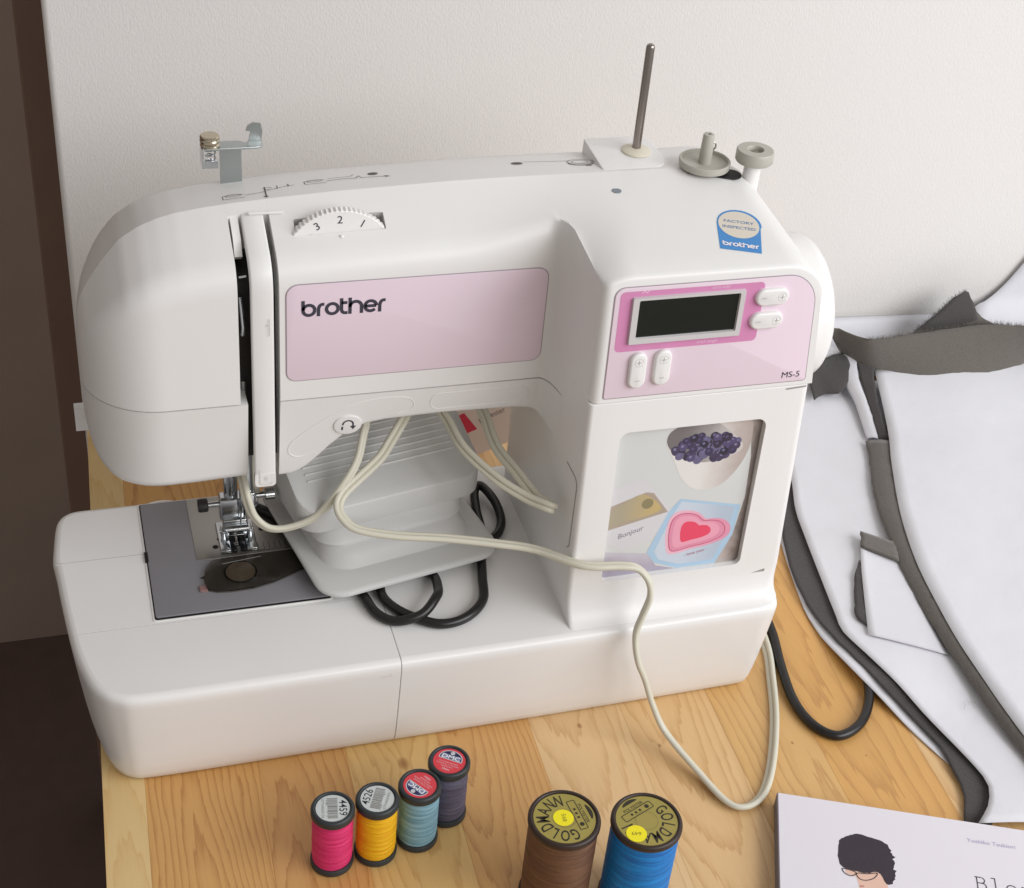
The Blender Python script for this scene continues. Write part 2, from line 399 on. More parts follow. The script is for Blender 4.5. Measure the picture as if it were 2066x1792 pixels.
cov = [(79.5, 73), (78.5, 80), (80, 88), (84, 95), (91, 99), (100, 100.2), (136, 100.2), (138.5, 98), (138.5, 82), (132, 80.5), (125, 77), (116, 73), (104, 70), (92, 69.6), (84, 70.5)]
on(bpl, 'bobbin_opening', plate(BP, cov[::-1], 1.05, 1.2), mat('bobbin_well', '#5d5955', .5))
on(bpl, 'bobbin_case', lathe([(0, 1.2), (9, 1.2), (9.3, 1.7), (7, 1.9), (3, 1.8), (0, 1.8)], 28, (99, 85, 70)), BLACK)
on(bpl, 'bobbin', lathe([(2.2, 1.6), (8.2, 1.6), (8.2, 2.05), (2.2, 2.1)], 28, (99, 85, 70)), mat('brown_bobbin', '#8a7d6c', .4))
on(bpl, 'bobbin_cover', plate(BP, offset_poly(cov[::-1], -.6) if False else cov, 2.2, 3.0, .25), CLEAR)
on(bpl, 'cover_latch', rbox(75.2, 72.5, 71, 79.6, 77.2, 72.2, .6, .3), mat('maroon_latch', '#8b6d6b', .45))
printed('latch_arrow', [flat(BP, [(76.2, 84.6), (79.2, 83), (79.2, 86)], 1.2)], DARKPL, bpl)
printed('cover_line', [stroke(BP, [(82, 97.3), (138, 98.6)], .35, 3.05), stroke(BP, [(90, 92.2), (112, 95)], .45, 3.05)], mat('pale_line', '#a6a3a0', .4), bpl)
on(mach, 'bed_plate_clip', rbox(48.6, 103.5, 70.1, 50.6, 112.5, 71.2, .4, .2), BLACK)
# embossed half round grip at the rear of the bed plate
on(mach, 'finger_groove', tube([(51+11*(1-math.cos(t)), 152+6.5*math.sin(t), 70.15) for t in [math.pi*k/20 for k in range(21)]], .45, 6), PLW)

# ---- head and arm: profiles across the machine
YA = 78; YC = 118
ZTOP = [(24, 214), (24.6, 222), (26, 231), (28.5, 238.5), (31, 243), (36, 251), (41, 258), (49, 267.5), (58, 273.5), (67, 277.3), (76, 279.8), (90, 282), (105, 283.6), (130, 285.5), (155, 287), (215, 289.2), (275, 290), (340, 289)]
ZBOT = [(24, 180), (24.4, 172), (25.5, 163.5), (27, 157), (30, 149.5), (35, 144), (40, 141.8), (50, 141), (77, 141.3), (104, 142.6), (127, 141), (131, 142), (136, 145), (141, 149.6), (148, 157), (156, 164), (162, 167.4), (168, 169.6), (177, 171), (209, 172), (250, 170.8), (260, 169), (266, 164), (270, 158)]
ZS = 190
def yfront(x):
    if x < 64:
        t = (64-x)/40; return YA+40*(1-math.sqrt(max(0, 1-t*t)))
    return YA
def yback(x):
    if x < 44: return YC+44*math.sqrt(max(0, 1-((44-x)/20.)**2))
    return 162
PROF = [(78, -97), (78, -80), (78, -60), (78, -42), (78, -34), (78, -30), (78.25, -27), (78.9, -24), (80, -21.2), (81.5, -18.8), (83.4, -16.7), (85.6, -15), (88.2, -13.6), (92, -11.9), (98, -9.1), (105, -5.8), (111, -3.1), (115, -1.35), (117, -.45), (118, 0)]
def strip_back(x, zt, zs, yb):
    """top strip falling to the rear, rear wall"""
    o = [(x, YC+(yb-YC)*t, zt-d) for t, d in ((.25, 1.7), (.5, 3.6), (.8, 6.2), (.92, 7.6), (.98, 9.2))]
    return o+[(x, yb, max(zs+1, zt-12)), (x, yb, (max(zs+1, zt-12)+zs)/2), (x, yb, zs)]
def upper(x, zs=ZS, up=0):
    zt = interp(ZTOP, x); yf = yfront(x); yb = yback(x); out = []
    w = sstep(205, 300, x)                   # towards the column the shoulder swells into its flat deck
    for (y, dz) in PROF:
        yy = YC-(YC-y)*(YC-yf)/(YC-78.)
        zz = zs if dz == -97 else max(zs+.01*(dz+97), zt+dz*min(1, (zt-zs)/97.))
        if w > 0:
            az = 270.5+(yy-85)*.5+(zt-287); zz = zz+(topz(x, yy)-az)*sstep(-33, -11, dz); zz = zz+(topz(x, yy)-zz)*sstep(205, 258, x)*sstep(-24, -11, dz)
        out.append((x, yy, zz+up))
    return out+strip_back(x, zt if x < 205 else zt+(topz(x, YC)-(270.5+33*.5+(zt-287))), zs, yb)
def topz(x, y):
    """one flowing surface: the arm's shoulder slope turning into the flat deck of the column"""
    az = 270.5+(y-85)*.5+(interp(ZTOP, min(x, 300))-287)
    return deck(y)-(deck(y)-az)*(1-sstep(205, 284+16*sstep(24, 80, y), x))
def deck(y): return 281.5+(y-23)*.086
def colprof(x):
    """front, deck, strip of the column part"""
    dl = deck(23)-topz(x, 23)
    dr = 22-math.sqrt(max(0, 484-max(0, x-366)**2)) if x > 366 else 0
    xr = lambda z: x+max(0, 262-z)*.095*sstep(300, 388, x)
    yc_ = 0 if x >= 273 else 4.6*(1-math.sqrt(max(0, 1-((273-x)/4.6)**2)))
    ztf = 281.5-max(dl, dr); zs = 210.6; out = []
    fy = lambda z: 14+(z-70)*9/212+yc_
    for k in range(9):
        z = zs+(ztf-2.6-zs)*k/8; out.append((xr(z), fy(z), z))
    for dy, dz in ((.25, 1.5), (.9, .6), (2.6, 0)): out.append((xr(ztf), fy(ztf-2.6)+dy, ztf-dz))
    y0 = fy(ztf-2.6)+2.6
    for k in range(1, 9):
        t = k/8; y = y0+(YC-y0)*t
        out.append((xr(280), y, topz(x, y)-dr))
    return out+strip_back(x, topz(x, YC)-dr, zs, 162 if x < 370 else 162-(x-370)*.5)
def xs_between(a, b, n, left=False):
    if left: return [a+(b-a)*(1-math.cos(math.pi/2*k/n)) for k in range(n+1)]
    return [a+(b-a)*k/n for k in range(n+1)]
def arm_mesh(name, xs, fn, m, angle=28):
    rings = [fn(x) for x in xs]
    v, f = loft(rings)
    return mesh(name, v, f, m, mach, angle=angle)
xl = xs_between(24.02, 66, 26, True)+xs_between(66, 101, 14)[1:]
head = arm_mesh('head_cover', xl, upper, PLW, 45)
def fillet(x):
    return 54+24*math.sqrt(max(0, 1-((x-260)/8.)**2)) if x > 260 else YA
def arm_up(x):
    out = upper(min(x, 268))
    if x > 260:
        yf = fillet(x)
        q_ = []
        for k, p in enumerate(out):
            y = yf+(YC-yf)*(p[1]-YA)/(YC-YA) if k < 20 else p[1]
            if 11 < k < 20:
                y = y+(yf+2.6+(YC-yf-2.6)*(k-11)/8.-y)*sstep(260, 267, x)
                q_.append((p[0], y, topz(x, y) if k > 12 else p[2]+(topz(x, y)-p[2])*sstep(260, 264, x)))
            else: q_.append((p[0], y, p[2]))
        out = q_
    return out
xa = xs_between(121.3, 208, 30)+xs_between(208, 260, 30)[1:]+[260+7.9*math.sin(math.pi/2*k/9) for k in range(1, 10)]
xc_ = [268.4+4.6*(1-math.cos(math.pi/2*k/6)) for k in range(7)]+xs_between(273, 310, 24)[1:]+xs_between(310, 366, 10)[1:]+[366+20.6*math.sin(math.pi/2*k/10) for k in range(1, 11)]
v, f = loft([arm_up(x) for x in xa]+[colprof(x) for x in xc_])
armo = mesh('upper_body', v, f, PLW, mach, angle=72)
def crease(o, n, j=19):
    me = o.data; at = me.attributes.get('sharp_edge') or me.attributes.new('sharp_edge', 'BOOLEAN', 'EDGE')
    for e in me.edges:
        a, b = e.vertices
        if a % n == j and b % n == j: at.data[e.index].value = True
crease(armo, 28); crease(head, 28)
def skirt(x):
    zb = interp(ZBOT, x)-(7.5 if x < 110 else 7.5+(x-110)/50*-5 if x < 160 else 2.5); yf = (yfront(x) if x < 260 else fillet(min(x, 267.9)))+.2; yb = yback(x)-1
    yb = max(yb, yf+1); R = min(7 if x < 110 else 3.2, max(.5, (ZS-zb)*.4), (yb-yf)*.45)
    out = [(x, yf, ZS-.9), (x, yf, ZS-(ZS-zb-R)*.5)]
    for k in range(8):
        t = math.pi/2*k/7; out.append((x, yf+R*(1-math.cos(t)), zb+R*(1-math.sin(t))))
    out += [(x, (yf+yb)/2, zb), (x, yb-.4, zb), (x, yb, zb+.5), (x, yb, ZS-.9)]
    return [(a, b+(ZS-c)*.14 if b < yb-2 else b, c) for a, b, c in out]
arm_mesh('head_lower_cover', xs_between(24.3, 66, 26, True)+xs_between(66, 104.8, 14)[1:], skirt, PLW, 30)
arm_mesh('arm_lower_cover', xs_between(121.3, 180, 40)+xs_between(180, 268, 40)[1:], skirt, PLW, 30)
def bridge(x):
    p = upper(x)[16:]; return p+[(x, 158, 200), (x, 113, 200)]
v, f = loft([bridge(x) for x in (101.02, 105, 108, 112, 116, 121.28)]); tcv = mesh('top_cover', v, f, PLW, mach, angle=40); crease(tcv, 14, 3)
# dark thread channel behind the guide bar
def chan(x):
    p = upper(x); q = []
    for (a, y, z) in p[:20]: q.append((a, min(y+15, 150), z-13))
    q[0] = (x, YA+15, 146); return q+[(x, 150, p[19][2]-14), (x, 150, 146)]
v, f = loft([chan(x) for x in (101, 107, 114, 122.5)]); mesh('thread_channel', v, f, mat('channel_black', '#1b1918', .5), mach)
# white take-up cover at the top of the left slot, chrome take-up lever below
v, f = loft([[(x, 95, 266), (x, 99, 273), (x, 106, 277), (x, 116, 281.5), (x, 117, 270), (x, 100, 262)] for x in (102.2, 104, 106)]); mesh('take_up_cover', v, f, PLW, mach)
on(mach, 'take_up_lever', tube([(103.6, 90, 246), (103.8, 86, 240), (104.2, 84.5, 232), (104, 87, 226)], 1.0, 8), CHROME)
on(mach, 'thread_guide_wire', tube([(102.3, 82, 262), (105.8, 82, 262.4)], .5, 8), CHROME)
on(mach, 'needle_bar', tube([(104.3, 92.5, 195), (104.3, 92.5, 148)], 1.4, 10), CHROME)
# guide bar between the slots
bar = []
for (x) in (107.4, 107.7, 108.4, 113, 117.4, 118.1, 118.4):
    e = {107.4: .9, 107.7: .35, 108.4: 0, 113: 0, 117.4: 0, 118.1: .35, 118.4: .9}[x]
    o_ = [(x, YA-.15+e, 139), (x, YA-.15+e, 150), (x, YA-.15+e, 170), (x, YA-.15+e, 189), (x, YA-.15+e-.05, 190.5)]
    for (a, y, z) in upper(x)[1:17]: o_.append((a, y-.1+e*.6, z+.08-e*.6))
    back = [(a, y+3.4, z-2.2) for (a, y, z) in o_[::-1]]; back[-1] = (x, YA+3, 141)
    bar.append(o_+back)
v, f = loft(bar); gb = mesh('thread_guide_bar', v, f, PLW, mach, angle=40)
PB = Plane((0, YA-.6, 0), (1, 0, 0), (0, 0, 1))
v, f = loft([[(x, YA-.5, z) for x, z in rrect(107.4+d, 136+d, 118.4-d, 144, [.1, .1, 2.2, 2.2])]+[] for d in (0,)]+[[(x, YA+2.8, z) for x, z in rrect(107.4, 136, 118.4, 144, [.1, .1, 2.2, 2.2])]]); mesh('guide_bar_tip', v, f, PLW, mach)
printed('guide_bar_emboss', [stroke(PB, rrect(110, 137.6, 116.4, 147, [.1, .1, 1.5, 1.5])[7:], .45, .2), text(PB, '9', 112, 139.5, 4.5, .2)], mat('emboss_light', '#d9d7d3', .4), mach)
on(mach, 'guide_bar_cap', plate(Plane((119.5, 108.6, 282.0), (1, 0, -.02), (0, .9, .436)), rrect(-8.6, -.7, 8.6, .7, .6), -.3, .4, .2), PLW)
printed('slot_number', [stroke(PB, [(114.5, 236), (115.5, 236.6)], .4, .25), stroke(PB, [(116, 230), (116, 240)], .35, .25)], mat('emboss_shadow', '#bcb9b4', .5), mach)

# ---- pink front panel with the wordmark
PA = Plane((0, YA, 0), (1, 0, 0), (0, 0, 1))
pr = rrect(124.6, 201.8, 259.8, 257.6, [6, 6, 5, 5])
v, f = plate(PA, offset_poly(pr, -.5), -.5, .12); mesh('panel_groove', v, f, mat('panel_edge', '#a39aa0', .6), mach)
v, f = plate(PA, pr, -.4, .45, .2); pnl = mesh('front_panel', v, f, PINK, mach)
def wordmark(pl, x, y, s, w, h):
    """lower-case geometric letters b r o t h e r, x-height s"""
    P = []; r = s/2; st = lambda pts, c=False: P.append(stroke(pl, [(x+a, y+b) for a, b in pts], w, h, c))
    q = w/2; rr = r-q
    asc = s*1.24
    # b
    st([(q, asc), (q, r)]); st(arc(r, r, rr, 0, 360, 26)); X = s*1.02
    # r
    st([(X+q, 0), (X+q, r)]+arc(X+q+rr*.7, r, rr*.7, 180, 100, 8, rr)[1:]+[(X+s*.5, s-q)]); X += s*.53
    # o
    st(arc(X+r, r, rr, 0, 360, 26)); X += s*1.0
    # t
    st([(X+q, asc), (X+q, r*.9)]+arc(X+q+rr*.62, r*.8, rr*.62, 180, 270, 8, r*.8-q)[1:]+[(X+s*.52, q)]); st([(X+q, s-q), (X+s*.5, s-q)]); X += s*.57
    # h
    st([(X+q, asc), (X+q, 0)]); st([(X+q, r*1.05)]+arc(X+r, s-q-rr*.9, rr, 170, 0, 12)+[(X+s-q, 0)]); X += s*1.0
    # e
    st(arc(X+r, r, rr, 0, 318, 22)); st([(X+q, r), (X+s-q*1.1, r)]); X += s*1.0
    # r
    st([(X+q, 0), (X+q, r)]+arc(X+q+rr*.7, r, rr*.7, 180, 100, 8, rr)[1:]+[(X+s*.5, s-q)])
    return P, X+s*.5
pp_, wd = wordmark(PA, 0, 0, 6.6, 1.5, .6)
sc_ = 42.5/wd
pp_, wd = wordmark(PA, 132, 239.4, 6.6*sc_, 1.5*sc_, .6)
printed('wordmark', pp_, INK, pnl)

# ---- lower cover outlines and reverse button
PS = Plane((0, YA+.2+190*.14, 0), (1, 0, 0), (0, -.14, 1))
def ridge(name, pts, r=.33, closed=True, pl=PS, par=mach, m=PLW):
    c = [pl(a, b, .02) for a, b in pts]
    v, f = tube(c, r, 6, ref=tuple(pl.n), closed=closed); return mesh(name, v, f, m, par)
sp = [(p[0], p[1]) for p in catmull([(140, 152.6, 0), (136, 150.8, 0), (130.5, 150.4, 0), (126.4, 153.5, 0), (126.5, 159.5, 0), (131, 165, 0), (142, 174, 0), (155, 182, 0), (168, 186.2, 0), (181, 187, 0), (189.5, 185.3, 0), (192.5, 181, 0), (190.5, 177, 0), (184, 174.6, 0)], 6)]
ridge('button_field', sp, closed=False)
ridge('speed_field', rrect(201.5, 175.6, 256, 186.6, 5, 8), .36)
rb = on(mach, 'reverse_button', plate(PS, arc(157.2, 170.6, 7.6, 0, 351, 40, 6.6), -.4, .9, .5), PLG)
printed('reverse_symbol', [stroke(PS, [(154.2, 167.6), (154.2, 170)], 1.0, 1.0), stroke(PS, [(154.4, 171)]+arc(157.2, 171.2, 2.8, 170, 10, 10)+[(160, 169.6)], .9, 1.0), flat(PS, [(158.3, 170), (161.7, 170), (160, 167.4)], 1.0)], INK, rb)

# ---- tension dial in its slot
boolean(armo, plate(Plane((155, 97, 283), (1, 0, 0), (0, .9, .434)), rrect(-22.5, -5.2, 22.5, 5.4, .8), -26, 12), keep=True)
on(mach, 'dial_slot_floor', box(131.5, 88, 262, 178.5, 108, 264), DARKPL)
dw = []
n_ = 150
for (r0, y0) in ((24, 95.2), (28.6, 95.2), (29.4, 95.6), (29.4, 99.8), (28.8, 100.2), (24, 100.2)):
    ring = []
    for k in range(n_):
        a = 2*math.pi*k/n_; rr = r0+(-.75 if (k % 2 == 0 and r0 > 28.7) else 0)
        ring.append((154.3+rr*math.cos(a), y0, 258.5+rr*math.sin(a)))
    dw.append(ring)
v, f = loft(dw); dial = mesh('tension_dial', v, f, mat('dial_white', (.83, .82, .8), .4), mach, angle=20)
PD = Plane((154.3, 95.2, 258.5), (1, 0, 0), (0, 0, 1))
dt = []
for ch, ang in (('3', 118), ('2', 90), ('1', 62)):
    a = math.radians(ang); rr = 22.4
    dt.append(text(PD, ch, rr*math.cos(a)-1.6*math.sin(a), rr*math.sin(a)+1.6*math.cos(a)-0, 6.0, .12, a-math.pi/2, .02))
for ang in (131,):
    a = math.radians(ang); dt.append(stroke(PD, [(20.2*math.cos(a), 20.2*math.sin(a)), (22.6*math.cos(a), 22.6*math.sin(a))], .5, .12))
printed('dial_number', dt, INK, dial)
on(mach, 'dial_index', lathe([(0, .9), (.9, .7), (1.2, 0)], 14, (154.6, 92.4, 275.1)), PLG)

# ---- column
def col_x1(z): return 396.2-(z-70)*.035 if z < 207 else 391.4-(z-207)*.1
CT = 282.5
def col_front(z):
    y = 14+(z-70)*9/212
    if z < 88: t = (88-z)/18; y -= 12.5*(1-math.sqrt(max(0, 1-t*t*.94)))
    return y
rings = []
zz_ = [66, 70.0, 71, 72.5, 74.5, 77, 80, 84, 88, 92]+[100+10*k for k in range(11)]+[206, 209, 209.7, 210.1]
for z in zz_:
    d = max(0, z-(CT-9)); dl = 9-math.sqrt(max(0, 81-d*d)) if d > 0 else 0
    d = max(0, z-(CT-20)); dr = 20-math.sqrt(max(0, 400-d*d)) if d > 0 else 0
    d = max(0, z-(CT-2.4)); df = 2.4-math.sqrt(max(0, 5.76-d*d)) if d > 0 else 0
    g = .4 if z > 210 else 0
    zf = max(70, z); x0 = 268+dl+g; x1 = col_x1(zf)-dr-g; y0 = col_front(zf)+df+g; y1 = 161
    o_ = rrect(x0, y0, x1-.8*sstep(90, 70, z), y1, [12, 26, 2.6, 5+4*sstep(90, 70, z)], 7)
    n3 = []
    for i, (x, y) in enumerate(o_):          # extra vertices along the long sides
        n3.append((x, y)); a = o_[(i+1) % len(o_)]
        L = math.hypot(a[0]-x, a[1]-y)
        if i in (7, 15, 23, 31):
            for k in range(1, 10): n3.append((x+(a[0]-x)*k/10, y+(a[1]-y)*k/10))
    tilt = .075*sstep(200, 282, z)
    rings.append([(x, y, z+(y-23)*tilt) for x, y in n3])
v, f = loft(rings); colo = mesh('column', v, f, PLW, mach, angle=26)
PC = Plane((0, 14-70*9/212., 0), (1, 0, 0), (0, 9/212., 1)); kz = math.sqrt(1+(9/212.)**2)
def C2(pts): return [(x, z*kz) for x, z in pts]
boolean(colo, plate(PC, C2(rrect(286.6, 93.6, 369.4, 191.2, [5.5, 5.5, 4, 4])), -3.4, 4))
# window picture
BOWL = [(314.8, 180.0), (316.1, 186.2), (321.4, 190.2), (328.8, 190.6), (349.2, 190.7), (362.0, 189.5), (364.1, 176.9), (362.7, 167.5), (359.3, 159.2), (355.0, 152.8), (350.4, 148.7), (344.6, 146.7), (338.9, 146.8), (333.8, 148.5), (329.4, 152.2), (325.2, 158.1), (320.7, 167.9), (317.3, 174.0)]
PIC = {
  'shade_right': [(362.0,189.5),(368.9,189.7),(369.2,94.0),(355.1,93.8),(363.3,113.2),(366.7,138.3),(365.7,165.2)],  # dark reflection along the right edge, painted into the print
  'floor': [(287.2,111.7),(312.8,107.2),(319.3,97.8),(331.5,94),(287.2,94)],
  'bowl': BOWL,
  'bowl_in': [(315.1,179.9),(316.1,185.9),(321.6,189.7),(329.0,190.4),(340.8,190.2),(348.4,185.4),(357.6,176.8),(359.7,172.2),(356.4,168.3),(349.0,165.8),(341.3,164.8),(334.3,165.4),(326.2,168.1),(319.1,173.3)],
  'berry': [(322.5,176.2),(326.9,181.3),(330.5,174.3),(334.2,177.6),(337.3,182.5),(338.9,175.2),(343.5,178.4),(348.2,176.0),(352.3,177.4),(354.5,172.3),(350.9,169.9),(345.5,171.5),(340.5,170.2),(335.2,170.8),(330.3,169.5),(326.5,171.9),(335.8,167.9),(344.5,167.8),(348.4,169.2),(323.6,180.8),(355.6,173.0),(332.7,182.1)],
  'card': [(288.0,154.0),(305.0,158.3),(324.0,135.9),(315.8,117.6),(298.3,110.4),(288,117.5)],
  'cardpic': [(288,142.2),(307.4,149.2),(311.8,148.2),(321.7,134.4),(288,126.4)],
  'cardgold': [(299.7,146.4),(307.7,147.3),(317.6,137.0),(306.1,132.6),(296.8,130.9),(288.9,129.2),(288.9,137.7)],
  'blue': [(328.2,142.0),(364.9,133.3),(363.3,113.2),(355.4,94.2),(332.3,94.2),(318.1,100.1),(312.7,107.7),(319.4,126.7),(322.3,134.4)],
  'bluein': [(328.9,140.2),(361.5,132.5),(359.8,114.8),(353.2,96.9),(332.8,96.8),(320.5,101.8),(317.1,107.6),(323.3,127.2),(325.9,133.9)],
  'h1': [(326.4,104.6),(323.0,112.9),(322.5,123.2),(323.8,130.1),(327.7,133.6),(333.8,133.8),(340.3,131.4),(345.4,126.6),(349.9,126.3),(356.5,124.5),(360.8,119.8),(361.2,114.6),(357.8,110.9),(349.2,108.0),(338.6,106.4)],
  'h2': [(327.8,106.6),(324.9,113.7),(324.4,122.6),(325.5,128.5),(328.9,131.5),(334.1,131.7),(339.7,129.6),(344.2,125.5),(348.0,125.2),(353.7,123.7),(357.4,119.6),(357.7,115.1),(354.7,112.0),(347.4,109.5),(338.3,108.2)],
  'h3': [(329.3,108.9),(326.9,114.8),(326.5,122.2),(327.4,127.2),(330.2,129.8),(334.6,129.9),(339.3,128.1),(343.0,124.7),(346.3,124.4),(351.0,123.2),(354.1,119.8),(354.3,116.0),(351.8,113.4),(345.7,111.3),(338.1,110.2)],
  'h4': [(332.9,112.2),(331.3,116.1),(331.0,121.0),(331.6,124.2),(333.4,125.9),(336.3,125.9),(339.4,124.8),(341.8,122.5),(344.0,122.4),(347.0,121.6),(349.0,119.3),(349.2,116.9),(347.6,115.2),(343.6,113.8),(338.6,113.1)],
}
v, f = plate(PC, C2(rrect(286.8, 93.8, 369.2, 191, [5.4, 5.4, 3.9, 3.9])), -3.5, -3.2); pic = mesh('window_picture', v, f, mat('picture_ground', '#cfd1cf', .35, var=.06, vscale=25), mach)
def grad(name, c1, c2, axis, lo, hi, rough=.35):
    m = bpy.data.materials.new(name); m.use_nodes = True; nt = m.node_tree; b = nt.nodes['Principled BSDF']
    tc = nt.nodes.new('ShaderNodeTexCoord'); sp = nt.nodes.new('ShaderNodeSeparateXYZ'); nt.links.new(tc.outputs['Object'], sp.inputs[0])
    nz = nt.nodes.new('ShaderNodeTexNoise'); nz.inputs['Scale'].default_value = 160; nt.links.new(tc.outputs['Object'], nz.inputs[0])
    ad = nt.nodes.new('ShaderNodeMath'); ad.operation = 'MULTIPLY_ADD'; ad.inputs[1].default_value = 8*S; nt.links.new(nz.outputs[0], ad.inputs[0]); nt.links.new(sp.outputs[axis], ad.inputs[2])
    mr = nt.nodes.new('ShaderNodeMapRange'); mr.inputs[1].default_value = (lo+4)*S; mr.inputs[2].default_value = (hi+4)*S; mr.interpolation_type = 'SMOOTHSTEP'; nt.links.new(ad.outputs[0], mr.inputs[0])
    mx = nt.nodes.new('ShaderNodeMix'); mx.data_type = 'RGBA'; mx.inputs[6].default_value = lin(c1); mx.inputs[7].default_value = lin(c2); nt.links.new(mr.outputs[0], mx.inputs[0]); nt.links.new(mx.outputs[2], b.inputs['Base Color'])
    b.inputs['Roughness'].default_value = rough; MATS[name] = m; return m
def pr_(name, pts, color, h, rough=.35):
    if len(pts) > 4 and name not in ('card', 'cardpic', 'blue', 'bluein', 'floor', 'shade_right'):
        pts = [(p[0], p[1]) for p in catmull([(a, b, 0) for a, b in pts], 4, True)]
    return printed('picture_'+name, [flat(PC, C2(pts), h)], mat('picture_'+name, color, rough), pic)
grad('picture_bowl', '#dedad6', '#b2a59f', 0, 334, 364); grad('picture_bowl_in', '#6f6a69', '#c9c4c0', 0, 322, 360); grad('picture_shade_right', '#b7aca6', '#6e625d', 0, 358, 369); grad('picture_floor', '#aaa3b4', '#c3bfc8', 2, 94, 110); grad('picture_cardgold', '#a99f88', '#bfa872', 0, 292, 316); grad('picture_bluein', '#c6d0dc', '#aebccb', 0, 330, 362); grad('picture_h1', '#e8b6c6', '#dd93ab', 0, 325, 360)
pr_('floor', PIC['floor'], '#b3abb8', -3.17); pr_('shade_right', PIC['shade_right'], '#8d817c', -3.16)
pr_('bowl', PIC['bowl'], '#d9d3cf', -3.12); pr_('bowl_in', PIC['bowl_in'], '#8c8580', -3.09)
rb_ = random.Random(5); PIC['berry'] = [(337+17.5*math.sqrt(rb_.random())*math.cos(t), 0) for t in ()] or [(320+38*rb_.random(), 166+16*rb_.random()) for k in range(260)]
PIC['berry'] = [p for p in PIC['berry'] if ((p[0]-338.5)/18.5)**2+((p[1]-174)/8.2)**2 < 1][:110]
bc = ['#2b2734', '#3d3450', '#51486b', '#66607f', '#352c3c', '#453a55']
for i, (a, b) in enumerate(PIC['berry']):
    printed('picture_berry', [flat(PC, C2(arc(a, b, 2.5, 0, 350, 14)), -3.07+.0003*i)], mat('berry_%d' % (i % 6), bc[i % 6], .35), pic)
    printed('picture_berry_bloom', [flat(PC, C2(arc(a-.4, b+.7, .9, 0, 340, 9)), -3.06985+.0003*i)], mat('berry_bloom_%d' % (i % 3), ['#6d678c', '#544d72', '#7d7797'][i % 3], .35), pic)
pr_('card', PIC['card'], '#d2d0d3', -3.12); pr_('cardpic', PIC['cardpic'], '#aa9c8c', -3.09); pr_('cardgold', PIC['cardgold'], '#bfae86', -3.06)
printed('picture_cardspot', [flat(PC, C2(arc(309, 141.5, 3.4, 0, 350, 14)), -3.03)], mat('cardspot', '#8a815f', .4), pic)
printed('picture_cardwriting', [text(PC, 'Bonjour', 294.3, 119.6*kz, 4.6, -3.02, .3, 0, sx=1.0, shear=.3)], mat('card_ink', '#8d8a96', .5), pic)
pr_('blue', PIC['blue'], '#a9c6dc', -3.1); pr_('bluein', PIC['bluein'], '#bfcad8', -3.07)
pr_('h1', PIC['h1'], '#e4a9bd', -3.04); pr_('h2', PIC['h2'], '#dc8fa8', -3.01); pr_('h3', PIC['h3'], '#e6a0b4', -2.98); pr_('h4', PIC['h4'], '#e34865', -2.95)
hl = [(p[0], p[1]) for p in catmull([(a, b, 0) for a, b in PIC['h2']], 4, True)]
printed('picture_heartline', [stroke(PC, C2(hl), .5, -2.93, True)], mat('heartline', '#c7597c', .4), pic)
printed('picture_heartwriting', [text(PC, '- love you -', 335.5, 101.6*kz, 3.0, -2.98, .2)], mat('heartwriting', '#a85a6d', .4), pic)
# vent cover on the inner side of the column, and the seam hairline
PI = Plane((268, 0, 0), (0, -1, 0), (0, 0, 1))
ridge('side_cover', [(-40, 160)]+rrect(-44, 113, -22.5, 160, 5, 6)[:7]+rrect(-44, 113, -22.5, 160, 5, 6)[21:]+[(-40, 113)] if False else [(-40, 160)]+arc(-27.5, 155, 5, 90, 0, 6)+arc(-27.5, 118, 5, 0, -60, 5), .4, closed=False, pl=PI, m=mat('side_seam', '#98968f', .5))
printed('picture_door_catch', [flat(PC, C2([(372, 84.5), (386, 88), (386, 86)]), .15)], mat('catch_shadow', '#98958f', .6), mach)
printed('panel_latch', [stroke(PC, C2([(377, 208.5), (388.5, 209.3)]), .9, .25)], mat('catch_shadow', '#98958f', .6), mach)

# ---- control panel
cp = rrect(274.6, 213.4, 386.6, 275.6, [17, 5, 1.2, 1.2], 9)
cp = [(x-(z-213)*.075*max(0, x-330)/57, z) for x, z in cp]
v, f = plate(PC, C2(offset_poly(cp, -.55)), -.5, .12); mesh('control_panel_groove', v, f, mat('panel_edge_dark', '#a0969b', .6), mach)
v, f = plate(PC, C2(cp), -.4, .45, .2); cpn = mesh('control_panel', v, f, PINK, mach)
printed('control_panel_print', [flat(PC, C2(rrect(277.2, 240.2, 353.6, 273.6, 2.6)), .52)], MAG, cpn)
def frame(pl, o1, o2, h0, h1, h2):
    n = len(o1); r = [[pl(a, b, h0) for a, b in o1], [pl(a, b, h1) for a, b in offset_poly(o1, .3)], [pl(a, b, h1) for a, b in offset_poly(o2, -.3)], [pl(a, b, h2) for a, b in o2]]
    return loft(r, caps=False)
lo = C2(rrect(283.4, 244.6, 343.4, 270.6, .8, 3)); li = C2(rrect(287.2, 248, 340.2, 268.8, .5, 3))
v, f = frame(PC, lo, li, .4, 2.2, .7); lf = mesh('display_bezel', v, f, SILV, mach)
v, f = plate(PC, li, .3, .75); mesh('display', v, f, LCD, lf)
def capsule(name, x, z, hw, hh, ang=0):
    o_ = rrect(-hw, -hh, hw, hh, min(hw, hh)-.05, 8); ca, sa = math.cos(ang), math.sin(ang)
    o_ = [(x+a*ca-b*sa, (z+a*sa+b*ca)) for a, b in o_]
    v, f = plate(PC, C2(o_), .3, 3.0, 1.3); return mesh(name, v, f, PLG, cpn)
